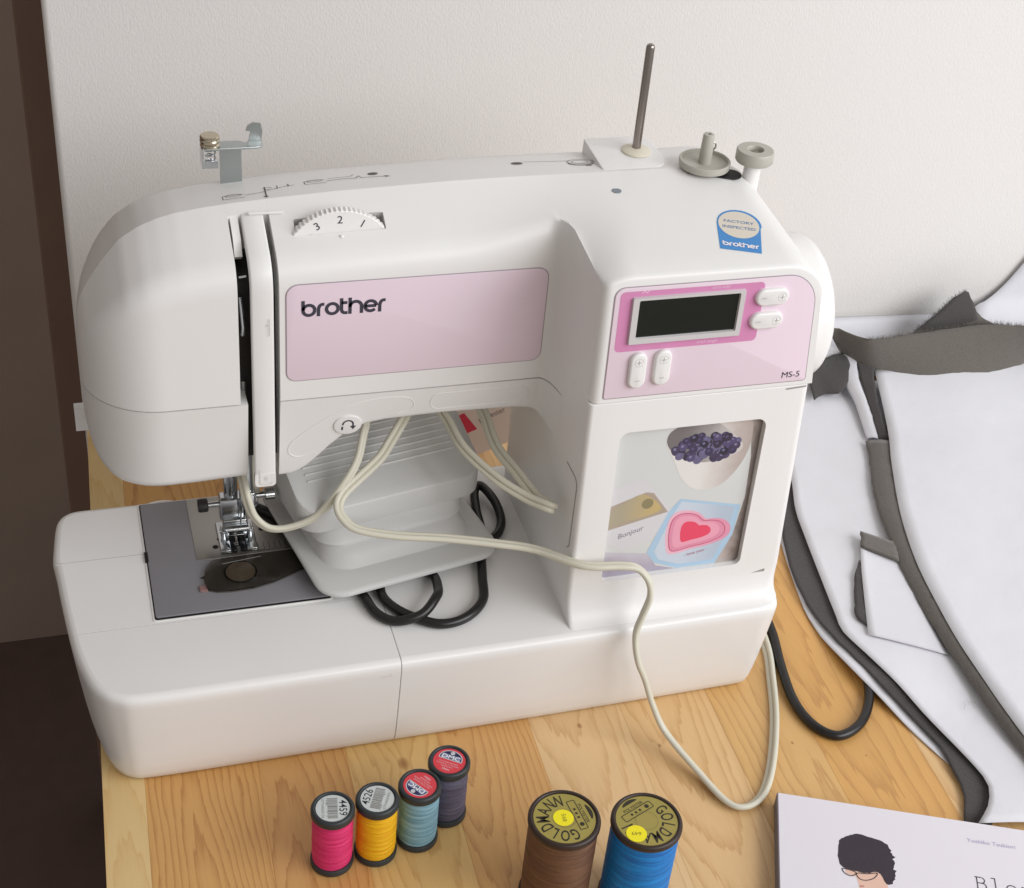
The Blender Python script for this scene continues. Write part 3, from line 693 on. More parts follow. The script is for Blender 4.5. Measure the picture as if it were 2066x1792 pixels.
for (x, z, hw, hh) in ((358.0, 265.4, 9.0, 4.7), (357.0, 252.2, 9.0, 4.7), (290.5, 229.4, 4.6, 10.2), (303.6, 230.0, 4.6, 10.2)):
    b_ = capsule('selection_button', x, z, hw, hh)
    if hw > hh:
        v, f = [], []
        printed('button_symbol', [stroke(PC, C2([(x+3.6, z), (x+6.4, z)]), .5, 3.05), stroke(PC, C2([(x+5, z-1.5), (x+5, z+1.5)]), .5, 3.05), stroke(PC, C2([(x-6.0, z), (x-3.6, z)]), .5, 3.05), stroke(PC, C2(arc(x+5, z, 2.3, 0, 330, 12)), .2, 3.05)], mat('button_ink', '#b9b5b2', .5), b_)
    else:
        printed('button_symbol', [stroke(PC, C2([(x-1.4, z+5), (x+1.4, z+5)]), .5, 3.05), stroke(PC, C2([(x, z+3.6), (x, z+6.4)]), .5, 3.05), stroke(PC, C2([(x-1.2, z-5.4), (x+1.2, z-5.4)]), .5, 3.05), stroke(PC, C2(arc(x, z+5, 2.3, 0, 330, 12)), .2, 3.05)], mat('button_ink', '#b9b5b2', .5), b_)
printed('model_mark', [text(PC, 'MS-5', 372.2, 216.0*kz, 5.0, .6, 0, 0, sx=1.05)], INK, cpn)
pk = mat('pale_pink_print', '#eec6dc', .5)
for pz in ([text(PC, 'stitch width', 325, 271.9*kz, 2.1, .6, .0), text(PC, 'stitch length', 321, 241.6*kz, 2.3, .6), stroke(PC, C2([(288, 272.2), (289.4, 273.6), (290.6, 272.4), (292, 273.6)]), .4, .6)]): printed('panel_small_print', [pz], pk, cpn)

# ---- sticker and details on the deck of the column
dg = bpy.context.evaluated_depsgraph_get(); dg.update()
bv = BVHTree.FromObject(colo, dg); bva = BVHTree.FromObject(armo, dg)
mo = colo.matrix_world; off = Vector(mach.location)
def zdeck(x, y):
    best = None
    for t, o in ((bva, armo),):
        h = t.ray_cast(Vector((x, y, 400))*S, Vector((0, 0, -1)))
        if h[0] is not None: best = h[0].z/S if best is None else max(best, h[0].z/S)
    return best if best is not None else 288
def drape(vf, h):
    return [(p[0], p[1], zdeck(p[0], p[1])+h) for p in vf[0]], vf[1]
def gridpoly(outline, step=2.0):
    """flat outline subdivided so that it can follow the deck"""
    bm = bmesh.new(); bm.faces.new([bm.verts.new((x, y, 0)) for x, y in outline])
    xs = [p[0] for p in outline]; ys = [p[1] for p in outline]
    for a0, a1, no in ((min(xs), max(xs), (1, 0, 0)), (min(ys), max(ys), (0, 1, 0))):
        t = a0+step
        while t < a1:
            bmesh.ops.bisect_plane(bm, geom=bm.verts[:]+bm.edges[:]+bm.faces[:], plane_co=Vector(no)*t, plane_no=no); t += step
    bm.verts.index_update(); r = ([tuple(v.co) for v in bm.verts], [tuple(v.index for v in q.verts) for q in bm.faces]); bm.free(); return r
# sticker frame: lower edge (335,41)-(355,33), upper arch
sU = Vector((20.4, -7.2)).normalized(); sV = Vector((-sU.y, sU.x)); s0 = Vector((335.2, 41.2))
def ST(pts): return [tuple(s0+sU*a+sV*b) for a, b in pts]
arch = [(0, 0), (21, 0), (21.8, 23)]+[(10.9+11.6*math.cos(math.radians(a)), 25+13.6*math.sin(math.radians(a))) for a in range(0, 181, 12)]+[(-.8, 23)]
g = gridpoly(ST(arch)); stv = drape(g, .12)
stk = mesh('inspection_sticker', stv[0], stv[1], BLUEST, mach, recalc=False)
ell = [(10.6+10.6*math.cos(math.radians(a)), 24.2+12.6*math.sin(math.radians(a))) for a in range(0, 360, 12)]
g = drape(gridpoly(ST(ell)), .2); mesh('sticker_oval', g[0], g[1], BEIGE, stk, recalc=False)
class SP:
    def __call__(s, a, b, h=0): q = s0+sU*a+sV*b; return (q.x, q.y, zdeck(q.x, q.y)+h)
sp_ = SP()
printed('sticker_text', [text(sp_, 'FACTORY', 10.6, 25.6, 3.5, .28, 0, .03, 'CENTER'), text(sp_, 'INSPECTED', 10.6, 20.2, 3.5, .28, 0, .03, 'CENTER', .98)], mat('sticker_ink', '#5b7fae', .5), stk)
w_, wd = wordmark(XY(0), 0, 0, 3.2, .72, 0)
w_, wd2 = wordmark(sp_, 1.4, 3.4, 3.2*18.4/wd, .8*18.4/wd, .28); printed('sticker_wordmark', w_, WHITEINK, stk)
# screw hole in the deck
on(mach, 'screw_hole', plate(XY(zdeck(300, 99)-.6), arc(300, 99, 2.6, 0, 350, 20), 0, .8), mat('hole_grey', '#7f8890', .5))
# spool pin on its raised block
bo_ = rrect(300, 121, 338, 156, [10, 1.5, 1.5, 10], 5)
v, f = plate(Plane((0, 121, 280.9), (1, 0, 0), (0, 1, .062)), [(x, y-121) for x, y in bo_], 0, 8.4, .5); mesh('spool_pin_block', v, f, PLW, mach)
CREAM = mat('cream_plastic', '#dcd6c4', .45)
on(mach, 'spool_pin_base', lathe([(0, 0), (8, 0), (8, .9), (6.5, 1.7), (4, 2.2), (3.2, 2.4), (0, 2.4)], 32, (325, 139, 290.3)), CREAM)
on(mach, 'spool_pin', lathe([(0, 0), (2.35, 0), (2.35, 56.6), (2.1, 57.6), (1.2, 58.3), (0, 58.5)], 20, (325, 139, 292.5)), PINST)
# bobbin winder
on(mach, 'winder_slot', plate(XY(zdeck(360, 112)-.25), [(345, 112)]+arc(368, 108, 6, -90, 90, 8)+[(345, 118)], 0, .5), BLACK)
wz = 289.5
on(mach, 'winder_disc', lathe([(0, .6), (12.6, .6), (13.6, 1.2), (13.9, 2.2), (13.9, 4.6), (13.4, 5), (12.7, 4.8), (12.5, 3.2), (10, 2.9), (0, 2.9)], 44, (356, 117, wz)), GREYPL)
on(mach, 'winder_spindle', lathe([(0, 2), (3.5, 2), (3.4, 10), (3.1, 18.6), (2.8, 19.4), (1.3, 19.6), (1.2, 18.4), (0, 18.4)], 24, (356, 117, wz)), GREYPL)
on(mach, 'winder_spring', tube([(359.2, 116.5, wz+10), (360.6, 116.3, wz+12), (360.4, 116.3, wz+14), (359, 116.5, wz+15)], .5, 6), STEEL)
on(mach, 'winder_stop_post', lathe([(0, -14), (4.6, -14), (4.6, 10), (0, 10)], 26, (381, 109.5, 284)), PLG)
on(mach, 'winder_stop_cap', lathe([(0, 9), (5, 9), (9.6, 9.6), (10.2, 10.4), (10.2, 15.6), (9.6, 16.4), (4.6, 16.5), (4.2, 15.8), (4.0, 13.6), (0, 13.6)], 36, (381, 109.5, 286)), GREYPL)
on(mach, 'winder_stop_screw', lathe([(0, 13.5), (2.6, 13.5), (2.4, 15), (0, 15.3)], 6, (381, 109.5, 286)), mat('dull_screw', '#77756c', .4))
# handwheel on the right end
v, f = lathe([(0, -8), (33, -8), (39.5, -7), (40.6, -4), (40.6, 14), (39.4, 18.5), (36.8, 20.5), (0, 21)], 60, (393, 82, 220), 'x'); mesh('handwheel', v, f, PLG, mach)
# presser foot lever at the rear left
v, f = loft([[(x, y, z) for (y, z) in ((146, 150), (150, 151), (151.5, 147), (150, 137), (147.5, 134), (147, 141))] for x in (19, 19.4, 27, 29)]); mesh('presser_lever', v, f, PLG, mach)
# thread guide of bent sheet metal at the back
gx = [[(x, y, z) for (y, z) in ((151.6, 250), (152.8, 250), (152.8, 297.6), (151.6, 297.6))] for x in (103, 114)]
v, f = loft(gx); tg = mesh('thread_guide', v, f, ZINC, mach)
v, f = plate(XY(297), [(95.2, 149.2), (121.6, 149.6), (124.4, 151), (125.2, 153.4), (124.8, 157), (121, 157.2), (118.2, 157.4), (116.6, 155.8), (113.5, 158.2), (103, 158.6), (95.2, 158)], 0, 1.1, .25); mesh('guide_arm', v, f, ZINC, tg)
v, f = loft([[(x, 157, z) for (x, z) in ((118.4, 297.4), (125, 297.4), (125.6, 303), (124.8, 307.4), (121, 308), (118.2, 306.4), (117.2, 303.8), (119.6, 303.2), (118.9, 300))], [(x, 158.1, z) for (x, z) in ((118.4, 297.4), (125, 297.4), (125.6, 303), (124.8, 307.4), (121, 308), (118.2, 306.4), (117.2, 303.8), (119.6, 303.2), (118.9, 300))]]); mesh('guide_hook', v, f, ZINC, tg, smooth=False)
on(tg, 'guide_bracket', merge([box(93.8, 149.4, 287.4, 94.8, 158, 298.1), box(94.8, 149.4, 287.4, 102, 150.4, 291)]), CHROME)
on(tg, 'tension_disc', lathe([(0, 1.1), (4.6, 1.1), (5, 1.8), (4.4, 2.6), (4.0, 2.9), (4.9, 3.4), (5.1, 4.4), (4.7, 5.0), (5.0, 5.6), (5.0, 6.3), (4.4, 6.9), (0, 7.1)], 30, (98.5, 153.6, 297)), mat('warm_chrome', '#c8bda8', .2, 1))
on(tg, 'tension_spring', tube([(98.5+2.6*math.cos(t), 153.6+2.6*math.sin(t), 289+t*.42) for t in [k*.5 for k in range(38)]], .45, 6), CHROME)
# threading diagrams printed on the top strip
def ZT(x, y): return interp(ZTOP, x)+.25
class TP:
    def __call__(s, a, b, h=0): return (a, b, interp([(118, 0), (129, -1.7), (140, -3.6), (153.2, -6.2)], b)+(interp(ZTOP, a) if a < 205 else interp(ZTOP, a)+(topz(a, YC)-(270.5+33*.5+interp(ZTOP, a)-287)))+.22+h)
tp = TP(); D_ = []
for x0 in (101, 143.5):
    D_ += [stroke(tp, rrect(x0, 124+(x0-101)*.2, x0+11, 129+(x0-101)*.2, .3, 1)[1:7], .35, 0), stroke(tp, arc(x0+5.5, 128.5+(x0-101)*.2, 4, 0, 340, 18, 1.8), .35, 0)]
D_ += [stroke(tp, [(112, 127), (120, 128), (124, 130), (132, 133), (138, 134)], .35, 0), stroke(tp, [(123, 136), (122.6, 130), (122, 121)], .7, 0), flat(tp, [(120.6, 121.8), (123.4, 121.8), (121.9, 119.6)], 0), stroke(tp, arc(124.5, 133, 1.8, 0, 300, 10), .35, 0), stroke(tp, [(129, 131), (129.4, 136)], .4, 0), stroke(tp, [(135, 133.4), (135, 136.4)], .6, 0)]
D_ += [stroke(tp, [(154.6, 135), (164, 136), (170, 135), (172, 139), (173, 135.4), (186, 134.6)], .4, 0), stroke(tp, [(156, 138.5), (168, 139), (170, 142)], .3, 0), flat(tp, arc(180, 140.5, 2.7, 0, 340, 16, 2.2), 0), flat(tp, [(185, 135.8), (185.6, 133.4), (188, 134.4)], 0)]
D_ += [flat(tp, arc(258, 140, 3.2, 0, 340, 18, 2.2), 0), stroke(tp, [(262, 142), (288, 139.6)], .35, 0), stroke(tp, arc(292.5, 137.5, 7, 0, 340, 24, 4.2), .4, 0), stroke(tp, arc(292.5, 137.2, 4.6, 0, 340, 20, 2.6), .35, 0), stroke(tp, arc(305, 137, 5.4, 0, 330, 20, 3.4), .35, 0), stroke(tp, [(285.6, 136)]+arc(292.5, 135.4, 7, 180, 340, 12, 4.4), .9, 0)]
for k, d_ in enumerate(D_): printed('threading_diagram_line', [d_], mat('diagram_ink', '#5d5853', .6), mach)
D2 = [flat(tp, arc(303.5, 131.5, 3.0, 0, 340, 18, 2.1), .1), stroke(tp, [(293.6, 130), (297, 130)], 1.0, .1), flat(tp, arc(302, 144, 3.0, 0, 340, 18, 1.8), .1)]
for a, b in D2[:2]: printed('diagram_number', [([(p[0], p[1], zdeck(p[0], p[1])+.2) for p in a], b)], mat('diagram_ink', '#5d5853', .6), mach)

# ---- needle bar, presser foot
on(mach, 'presser_bar', lathe([(0, 88), (3.2, 88), (3.2, 140), (0, 140)], 18, (99.5, 122, 0)), CHROME)
on(mach, 'needle_clamp_bar', lathe([(0, 102), (2.6, 102), (2.6, 140), (0, 140)], 18, (106, 113, 0)), CHROME)
on(mach, 'needle_clamp', rbox(102.6, 109.4, 99, 109.4, 116.6, 108, 1.2, .6), CHROME)
on(mach, 'needle_clamp_screw', lathe([(0, 0), (1.6, 0), (1.6, 5), (3.2, 5), (3.2, 9), (0, 9.4)], 16, (109, 113, 103.5), 'x'), CHROME)
on(mach, 'needle', lathe([(0, 76), (.35, 79), (.55, 92), (.9, 93), (.9, 100), (0, 100)], 10, (103.5, 113, 0)), CHROME)
on(mach, 'foot_shank', rbox(94, 117, 84, 105.5, 125, 98, 1.5, .8), CHROME)
on(mach, 'shank_screw', lathe([(0, -6), (1.6, -6), (1.6, 0), (0, 0)], 14, (95, 121, 93), 'x'), CHROME)
on(mach, 'shank_screw_head', lathe([(0, -10.5), (3.4, -10.5), (3.8, -9.6), (3.8, -6.5), (3.2, -6), (0, -6)], 20, (95, 121, 93), 'x'), DARKPL)
on(mach, 'foot_ankle', rbox(95, 114, 75.5, 106, 121.5, 86, 1, .7), CHROME)
on(mach, 'ankle_pin', lathe([(0, -7.5), (1.3, -7.5), (1.3, 7.5), (0, 7.5)], 14, (100.8, 116, 77.5), 'x'), CHROME)
on(mach, 'ankle_spring', lathe([(0, -5.2), (2.2, -5.2), (2.2, 5.2), (0, 5.2)], 16, (100.8, 112.8, 81), 'x'), CHROME)
ft = on(mach, 'presser_foot', merge([rbox(92.4, 104, 71.9, 97.2, 128, 73.6, .8, .4), rbox(104.4, 104, 71.9, 109.2, 128, 73.6, .8, .4), rbox(96.4, 116, 72, 105.2, 128, 73.4, .4, .3), rbox(93.8, 113, 73.3, 95.8, 119, 79, .5, .4), rbox(105.8, 113, 73.3, 107.8, 119, 79, .5, .4)]), CHROME)
on(ft, 'foot_insert', merge([rbox(97.4, 104.4, 71.8, 100, 115.6, 73, .4, .2), rbox(101.6, 104.4, 71.8, 104.2, 115.6, 73, .4, .2)]), mat('black_chrome', '#2b2b2d', .2, .6))
on(mach, 'needle_threader', merge([rbox(90.5, 124, 108, 96, 130, 141, 1, .5), rbox(88, 126, 118, 91, 130, 142, .6, .4)]), mat('smoke_plastic', '#4e4742', .35))
on(mach, 'thread_guide_lower', tube([(108, 110, 108), (111.5, 108, 106), (112.6, 107.5, 101), (111, 108.5, 98.5)], .6, 8), CHROME)
on(mach, 'thread_cutter', rbox(108.5, 119, 98, 112.5, 127, 141, 1, .5), mat('cream_plastic', '#dcd6c4', .45))

for o in list(mach.children):
    if o.name.split('.')[0] in ('presser_bar', 'needle_clamp_bar', 'needle_clamp', 'needle_clamp_screw', 'foot_shank', 'shank_screw', 'shank_screw_head', 'foot_ankle', 'ankle_pin', 'ankle_spring', 'presser_foot', 'thread_cutter', 'needle_threader'):
        for q in [o]+list(o.children):
            for w in q.data.vertices: w.co.x = (100.5+(w.co.x/S-100.5)*1.25)*S; w.co.y = (118+(w.co.y/S-118)*1.12)*S

# ================================================================== FOOT PEDAL on the bed
ped = empty('foot_pedal', (190, 95, 76)); tag(ped, 'light grey plastic foot pedal with ridged tread stowed on the machine bed', 'foot pedal')
PG = mat('pedal_grey', '#cbcbc9', .42, bump=.03, bscale=1800)
pa = math.radians(11.5)
class PedalFrame:
    def __call__(s, u, v, h): return (139.4+u*math.cos(pa)-v*math.sin(pa), 44.5+u*math.sin(pa)+v*math.cos(pa), 76.3+h)
pf = PedalFrame()
def plof(rows): return loft([[pf(a, b, h) for a, b in o] for o, h in rows])
R4 = lambda i, f, r=15: rrect(i, f, 110-i, 112-i*.5, r, 6)
v, f = plof([(R4(1.2, 1.2), .3), (R4(0, 0), 1), (R4(0, 0), 2.6), (R4(.8, .8), 3.4), (R4(3, 3), 3.6)]); mesh('base_flange', v, f, PG, ped)
v, f = plof([(R4(9, 16, 17), 3), (R4(10, 18.5, 17), 4.2), (R4(11, 22, 17), 8), (R4(12, 26, 17), 11.4), (R4(11, 27.4, 17), 12), (R4(8.6, 28.6, 16), 12.8), (R4(8, 30.4, 16), 14.5), (R4(7.6, 31.6, 16), 23), (R4(7.6, 33, 16), 28)]); mesh('pedal_body', v, f, PG, ped)
def treadz(v_): return 38.5+(v_-33)*.42
rows = []
TO = lambda d: rrect(-.5+d, 31+d, 111-d, 118-d, [10, 10, 13, 13], 6)
def trow(d, fn): return [pf(a, b, fn(b)) for a, b in TO(d)]
rings = [trow(4, lambda b: 23.5), trow(1.2, lambda b: 22.6), trow(.2, lambda b: 23.6), trow(0, lambda b: 26), trow(0, lambda b: treadz(b)-.9), trow(.25, lambda b: treadz(b)-.28), trow(.8, lambda b: treadz(b)), trow(6, lambda b: treadz(b)+.02)]
v, f = loft(rings); trd = mesh('tread', v, f, PG, ped)
for k in range(15):
    b = 50+k*4.1
    pth = [pf(9+t*90/12., b-1.0*abs(t/6.-1)**2*0, treadz(b)+.1) for t in range(13)]
    v, f = tube(pth, .75, 6); mesh('grip_rib', v, f, PG, trd)

# ================================================================== CORDS
CORD = mat('cream_cord', '#d2cfbe', .42, bump=.03, bscale=900)
cpts = [(101, 128, 134), (101, 108, 133), (102.5, 92, 131), (103.5, 84, 124), (107, 83, 112), (115, 80, 105), (127, 79, 105), (141, 78, 112), (154, 79, 128), (164, 86, 140), (170, 97, 152), (178, 112, 160), (196, 120, 163), (210, 114, 158),
        (217, 101, 152), (222, 80, 146), (235, 58, 140), (248, 44, 136), (256.5, 34, 136.5), (260.8, 33.5, 134.5), (260.6, 40, 131.5), (255, 50, 132), (249, 64, 137), (242, 84, 142), (240, 105, 150), (236, 122, 157), (222, 128, 160), (204, 118, 156),
        (192, 103, 150), (185, 97, 143), (178, 92, 136), (165, 84, 130), (155, 77, 126), (151, 71, 122), (153, 64, 118), (160, 58, 115), (179, 52, 113), (205, 46, 112), (231, 38, 111), (252, 30, 110), (272, 22-12, 112.5), (292, 5, 113), (301, 3, 111.5), (306.5, -1.5, 106), (308, -4, 96), (305, -5.2, 84), (301.5, -8, 73), (302, -14, 60),
        (308, -15, 45), (314, -19, 27), (321, -28, 12), (332, -53, 4.5), (340, -74, 2.6), (349, -80, 2.2), (362, -74, 2.2), (376, -55, 2.2), (392, -24, 2.2), (404, 7, 2.2), (414, 40, 2.2), (418, 90, 2.2), (410, 150, 2.2), (380, 200, 2.2)]
cp_ = catmull(cpts, 9)
v, f = merge([tube(cp_, 1.68, 10, (.3, -.8, .55), (0, 1.58)), tube(cp_, 1.68, 10, (.3, -.8, .55), (0, -1.58))])
co = mesh('pedal_cord', v, f, CORD, None, angle=60); tag(co, 'cream twin flex cord looped over the pedal and hanging onto the table', 'cord')
BCORD = mat('black_cord', '#1d1b1b', .32)
b1 = [(108, 152, 73), (113, 143, 73), (124, 131, 73), (136, 115, 73), (150, 86, 73), (159, 62, 73), (162, 51, 73), (166, 36, 73), (175, 27.5, 73.2), (189, 27, 76), (199, 36, 78.6), (203, 46, 76), (203, 62, 73.4), (190, 76, 73), (176, 66, 73), (172, 52, 73), (175, 41, 73), (184, 30, 73), (198, 21, 73), (213, 23, 73), (226, 35, 73), (231, 54, 73), (236, 75, 73), (241, 92, 73), (243, 112, 74), (246, 128, 76), (251, 131, 77), (255.5, 115, 76), (254.5, 98, 74), (247, 87, 73), (236, 86, 73), (215, 95, 73), (200, 105, 73)]
v, f = tube(catmull(b1, 8), 2.75, 12); bc1 = mesh('power_cord', v, f, BCORD); tag(bc1, 'black power cord coiled on the machine bed beneath the grey pedal', 'cord')
b2 = [(400, 190, 3), (418, 120, 3), (424, 75, 3), (422, 47, 3), (415, 18, 3), (410, -11, 3), (413, -32, 3), (424, -43, 3), (441, -37, 3), (455, -21, 3), (464, 0, 3), (475, 40, 3), (500, 110, 3)]
v, f = tube(catmull(b2, 9), 2.9, 12); bc2 = mesh('mains_cable', v, f, BCORD); tag(bc2, 'black cable curving on the table beside the right end of the machine', 'cable')
# carton behind the machine
ctn = empty('carton', (287, 262, 0)); tag(ctn, 'small white carton with a red square behind the machine, under the arm', 'carton')
cr = Matrix.Rotation(math.radians(-24), 3, 'Z')
class CF:
    def __call__(s, a, b, h): q = cr @ Vector((a, b, 0)); return (286+q.x, 260+q.y, h+.3)
cf = CF()
class CT_:                                   # stands on one corner, leaning on the machine's back
    def __call__(s, a, b, h):
        t = math.radians(38); return cf(a*math.cos(t)-h*math.sin(t), b-.10*(a*math.sin(t)+h*math.cos(t)), a*math.sin(t)+h*math.cos(t))
ct_ = CT_()
v, f = box(0, 0, 0, 52, 14, 66); mesh('box', [ct_(*p) for p in v], f, mat('white_carton', '#e2dad9', .55), ctn, smooth=False)
class CP:
    def __call__(s, a, b, h=0): return ct_(a, -h, b)
cpp = CP()
printed('red_square', [flat(cpp, [(3, 20), (17, 20), (17, 36), (3, 36)], .15)], mat('carton_red', '#d23b5c', .5), ctn)
printed('print_line', [text(cpp, 'polyester', 22, 24, 6, .15)], INKL, ctn)
printed('fold_line', [stroke(cpp, [(0, 44), (52, 44)], .6, .15)], INKL, ctn)

# ================================================================== THREAD SPOOLS
CAP = mat('spool_cap_dark', '#2f3436', .45, bump=.02, bscale=1500)
CAPB = mat('spool_cap_brown', '#33261f', .42)
def thread_mat(name, c1, c2, period):
    m = bpy.data.materials.new(name); m.use_nodes = True; nt = m.node_tree; b = nt.nodes['Principled BSDF']; L = nt.links
    tc = nt.nodes.new('ShaderNodeTexCoord'); mp = nt.nodes.new('ShaderNodeMapping'); mp.inputs['Scale'].default_value = (40, 40, 620); L.new(tc.outputs['Object'], mp.inputs[0])
    n = nt.nodes.new('ShaderNodeTexNoise'); n.inputs['Scale'].default_value = 1; n.inputs['Detail'].default_value = 3; L.new(mp.outputs[0], n.inputs[0])
    mx = nt.nodes.new('ShaderNodeMix'); mx.data_type = 'RGBA'; mx.inputs[6].default_value = lin(c1); mx.inputs[7].default_value = lin(c2)
    rmp = nt.nodes.new('ShaderNodeMapRange'); rmp.inputs[1].default_value = .35; rmp.inputs[2].default_value = .65; L.new(n.outputs[0], rmp.inputs[0]); L.new(rmp.outputs[0], mx.inputs[0]); L.new(mx.outputs[2], b.inputs['Base Color'])
    w = nt.nodes.new('ShaderNodeTexWave'); w.bands_direction = 'Z'; w.inputs['Scale'].default_value = 520; w.inputs['Distortion'].default_value = 2.5; w.inputs['Detail'].default_value = 2; L.new(tc.outputs['Object'], w.inputs[0])
    bp = nt.nodes.new('ShaderNodeBump'); bp.inputs['Distance'].default_value = .25*S; bp.inputs['Strength'].default_value = .8; L.new(w.outputs[1], bp.inputs['Height']); L.new(bp.outputs[0], b.inputs['Normal'])
    b.inputs['Roughness'].default_value = .5; b.inputs['Specular IOR Level'].default_value = .3
    return m
def spool(x, y, R, H, capm, tm, label, group, lip, turns, coils):
    e = empty('thread_spool', (x, y, 0)); tag(e, label, 'thread spool', group)
    c = (x, y, .02)
    v, f = lathe([(0, 0), (R-.8, 0), (R-.1, .7), (R, 1.4), (R, 3.4), (R-.5, 4.1), (R-2.6, 4.4), (0, 4.4)], 48, c); mesh('bottom_flange', v, f, capm, e)
    t = lip
    v, f = lathe([(0, H-t), (R-2.2, H-t), (R-.5, H-t+.4), (R, H-t+1.2), (R, H-1.3), (R-.3, H-.5), (R-.9, H-.05), (R-1.6, H), (R-2.1, H-.35), (R-2.2, H-.8), (0, H-.8)], 48, c); cap = mesh('top_cap', v, f, capm, e)
    z0, z1 = 4.3, H-lip-.1; rings = [[(x, y, z0-.1)]*64]; n = 110
    for k in range(n+1):
        t_ = k/n; z = z0+(z1-z0)*t_; ring = []
        for j in range(64):
            th = 2*math.pi*j/64
            r = R-.8-.35*abs(2*t_-1)**8+coils*2.2*abs(math.sin(z*.95+th))-coils*1.4*abs(math.sin(z*.62-th+1))+coils*.5*math.sin(t_*turns*2*math.pi)
            ring.append((x+r*math.cos(th), y+r*math.sin(th), z+.02))
        rings.append(ring)
    rings.append([(x, y, z1)]*64)
    v, f = loft(rings, caps=False); mesh('thread', v, f, tm, e, angle=80)
    return e, cap, XYP((x, y, H-.78+.02))
class XYP:
    """label frame turned by an angle"""
    def __init__(s, o, a=0): s.o = o; s.a = a
    def at(s, a): return XYP(s.o, a)
    def __call__(s, u, v, h=0):
        c, q = math.cos(s.a), math.sin(s.a); return (s.o[0]+u*c-v*q, s.o[1]+u*q+v*c, s.o[2]+h)
LABW = mat('label_white', '#c6cccb', .42); LABR = mat('label_red', '#d8434d', .42); NAVY = mat('label_navy', '#262b52', .42); BLK = mat('label_ink', '#23252a', .5); PALE = mat('label_pale_ink', '#e3c0c4', .5); BROWNINK = mat('barcode_ink', '#6b655f', .5)
grp = 'small sewing thread spools in a row'
def white_label(cap, fr, ang, num, small):
    lab = printed('label', [flat(fr, arc(0, 0, 8.5, 0, 352, 44), .06)], LABW, cap); q = fr.at(ang)
    printed('colour_number', [text(q, num, 0, 3.3, 5.6, .12, 0, .02, 'CENTER', .9)], BLK, lab)
    rnd = random.Random(num); bars = []; x = -6.4
    while x < 6.4:
        w = rnd.choice((.18, .28, .42)); y0 = -2.6 if rnd.random() < .8 else -3.4
        bars.append(flat(q, [(x, y0), (x+w, y0), (x+w, 2.4), (x, 2.4)], .1)); x += w+rnd.choice((.16, .24, .36))
    bo = printed('barcode', bars, BROWNINK, lab); bo['kind'] = 'stuff'
    printed('small_number', [text(q, small, 0, -5.6, 2.0, .12, 0, 0, 'CENTER')], INKL, lab)
def red_label(cap, fr, ang):
    lab = printed('label', [flat(fr, arc(0, 0, 8.5, 0, 352, 44), .06)], LABR, cap); q = fr.at(ang)
    em = [(-6.2, .6), (6.2, .6), (6.4, 2.0)]+arc(0, 2.2, 6.3, 5, 175, 16, 5.0)+[(-6.4, 2.0)]
    printed('emblem_border', [flat(q, em, .09)], mat('label_silver', '#c4c6cd', .4), lab)
    printed('emblem', [flat(q, offset_poly(em, .5), .12)], NAVY, lab)
    printed('emblem_band', [flat(q, [(-5.4, 1.3), (5.4, 1.3), (4.6, 4.4), (1.4, 4.0), (-1.4, 4.0), (-4.6, 4.4)], .14)], mat('label_steel', '#8289a6', .4), lab)
    printed('emblem_letters', [text(q, 'DMC', 0, 1.25, 3.7, .18, 0, .06, 'CENTER', 1.25)], mat('label_letter', '#e8e9f0', .4), lab)
    printed('emblem_head', [flat(q, arc(0, 5.4, 1.2, 0, 340, 14), .16)], mat('label_silver', '#c4c6cd', .4), lab)
    for k, t in enumerate(('POLYESTER SEWING', 'THREAD FIL A COUDRE', 'NAEHGARN')): printed('small_print', [text(q, t, 0, -1.7-k*1.4, 1.15, .12, 0, 0, 'CENTER')], PALE, lab)
    printed('length_print', [text(q, '100m', 0, -6.6, 2.0, .12, 0, .02, 'CENTER')], PALE, lab)
SR, SH = 11.1, 41.2
e, cap, fr = spool(123.2, -65.5, SR, SH, CAP, thread_mat('pink_thread', '#ee4180', '#d3246a', 1), 'small spool of hot pink thread, leftmost in the row', grp, 5.2, 9, .07)
white_label(cap, fr, math.radians(-99), '4459', '077540650134')
e, cap, fr = spool(146.2, -64.2, SR, SH, CAP, thread_mat('yellow_thread', '#ffd01e', '#efab0c', 1), 'small spool of yellow thread beside the pink one', grp, 5.2, 9, .07)
white_label(cap, fr, math.radians(64), '4526', '077540650851')
e, cap, fr = spool(169.2, -60, SR, SH, CAP, thread_mat('light_blue_thread', '#93c0d2', '#6fa0b6', 1), 'small spool of pale blue thread with a red label', grp, 5.2, 8, .07)
red_label(cap, fr, math.radians(126))
e, cap, fr = spool(187.9, -47.4, SR, SH, CAP, thread_mat('slate_thread', '#6b6a80', '#544e63', 1), 'small spool of slate grey thread with a red label, rearmost in the row', grp, 5.2, 8, .07)
red_label(cap, fr, math.radians(-35))
OL = mat('label_olive_gold', '#9d9049', .4); DK = mat('label_dark_olive', '#2f2b1e', .5); YEL = mat('yellow_dot', '#efe21f', .5)
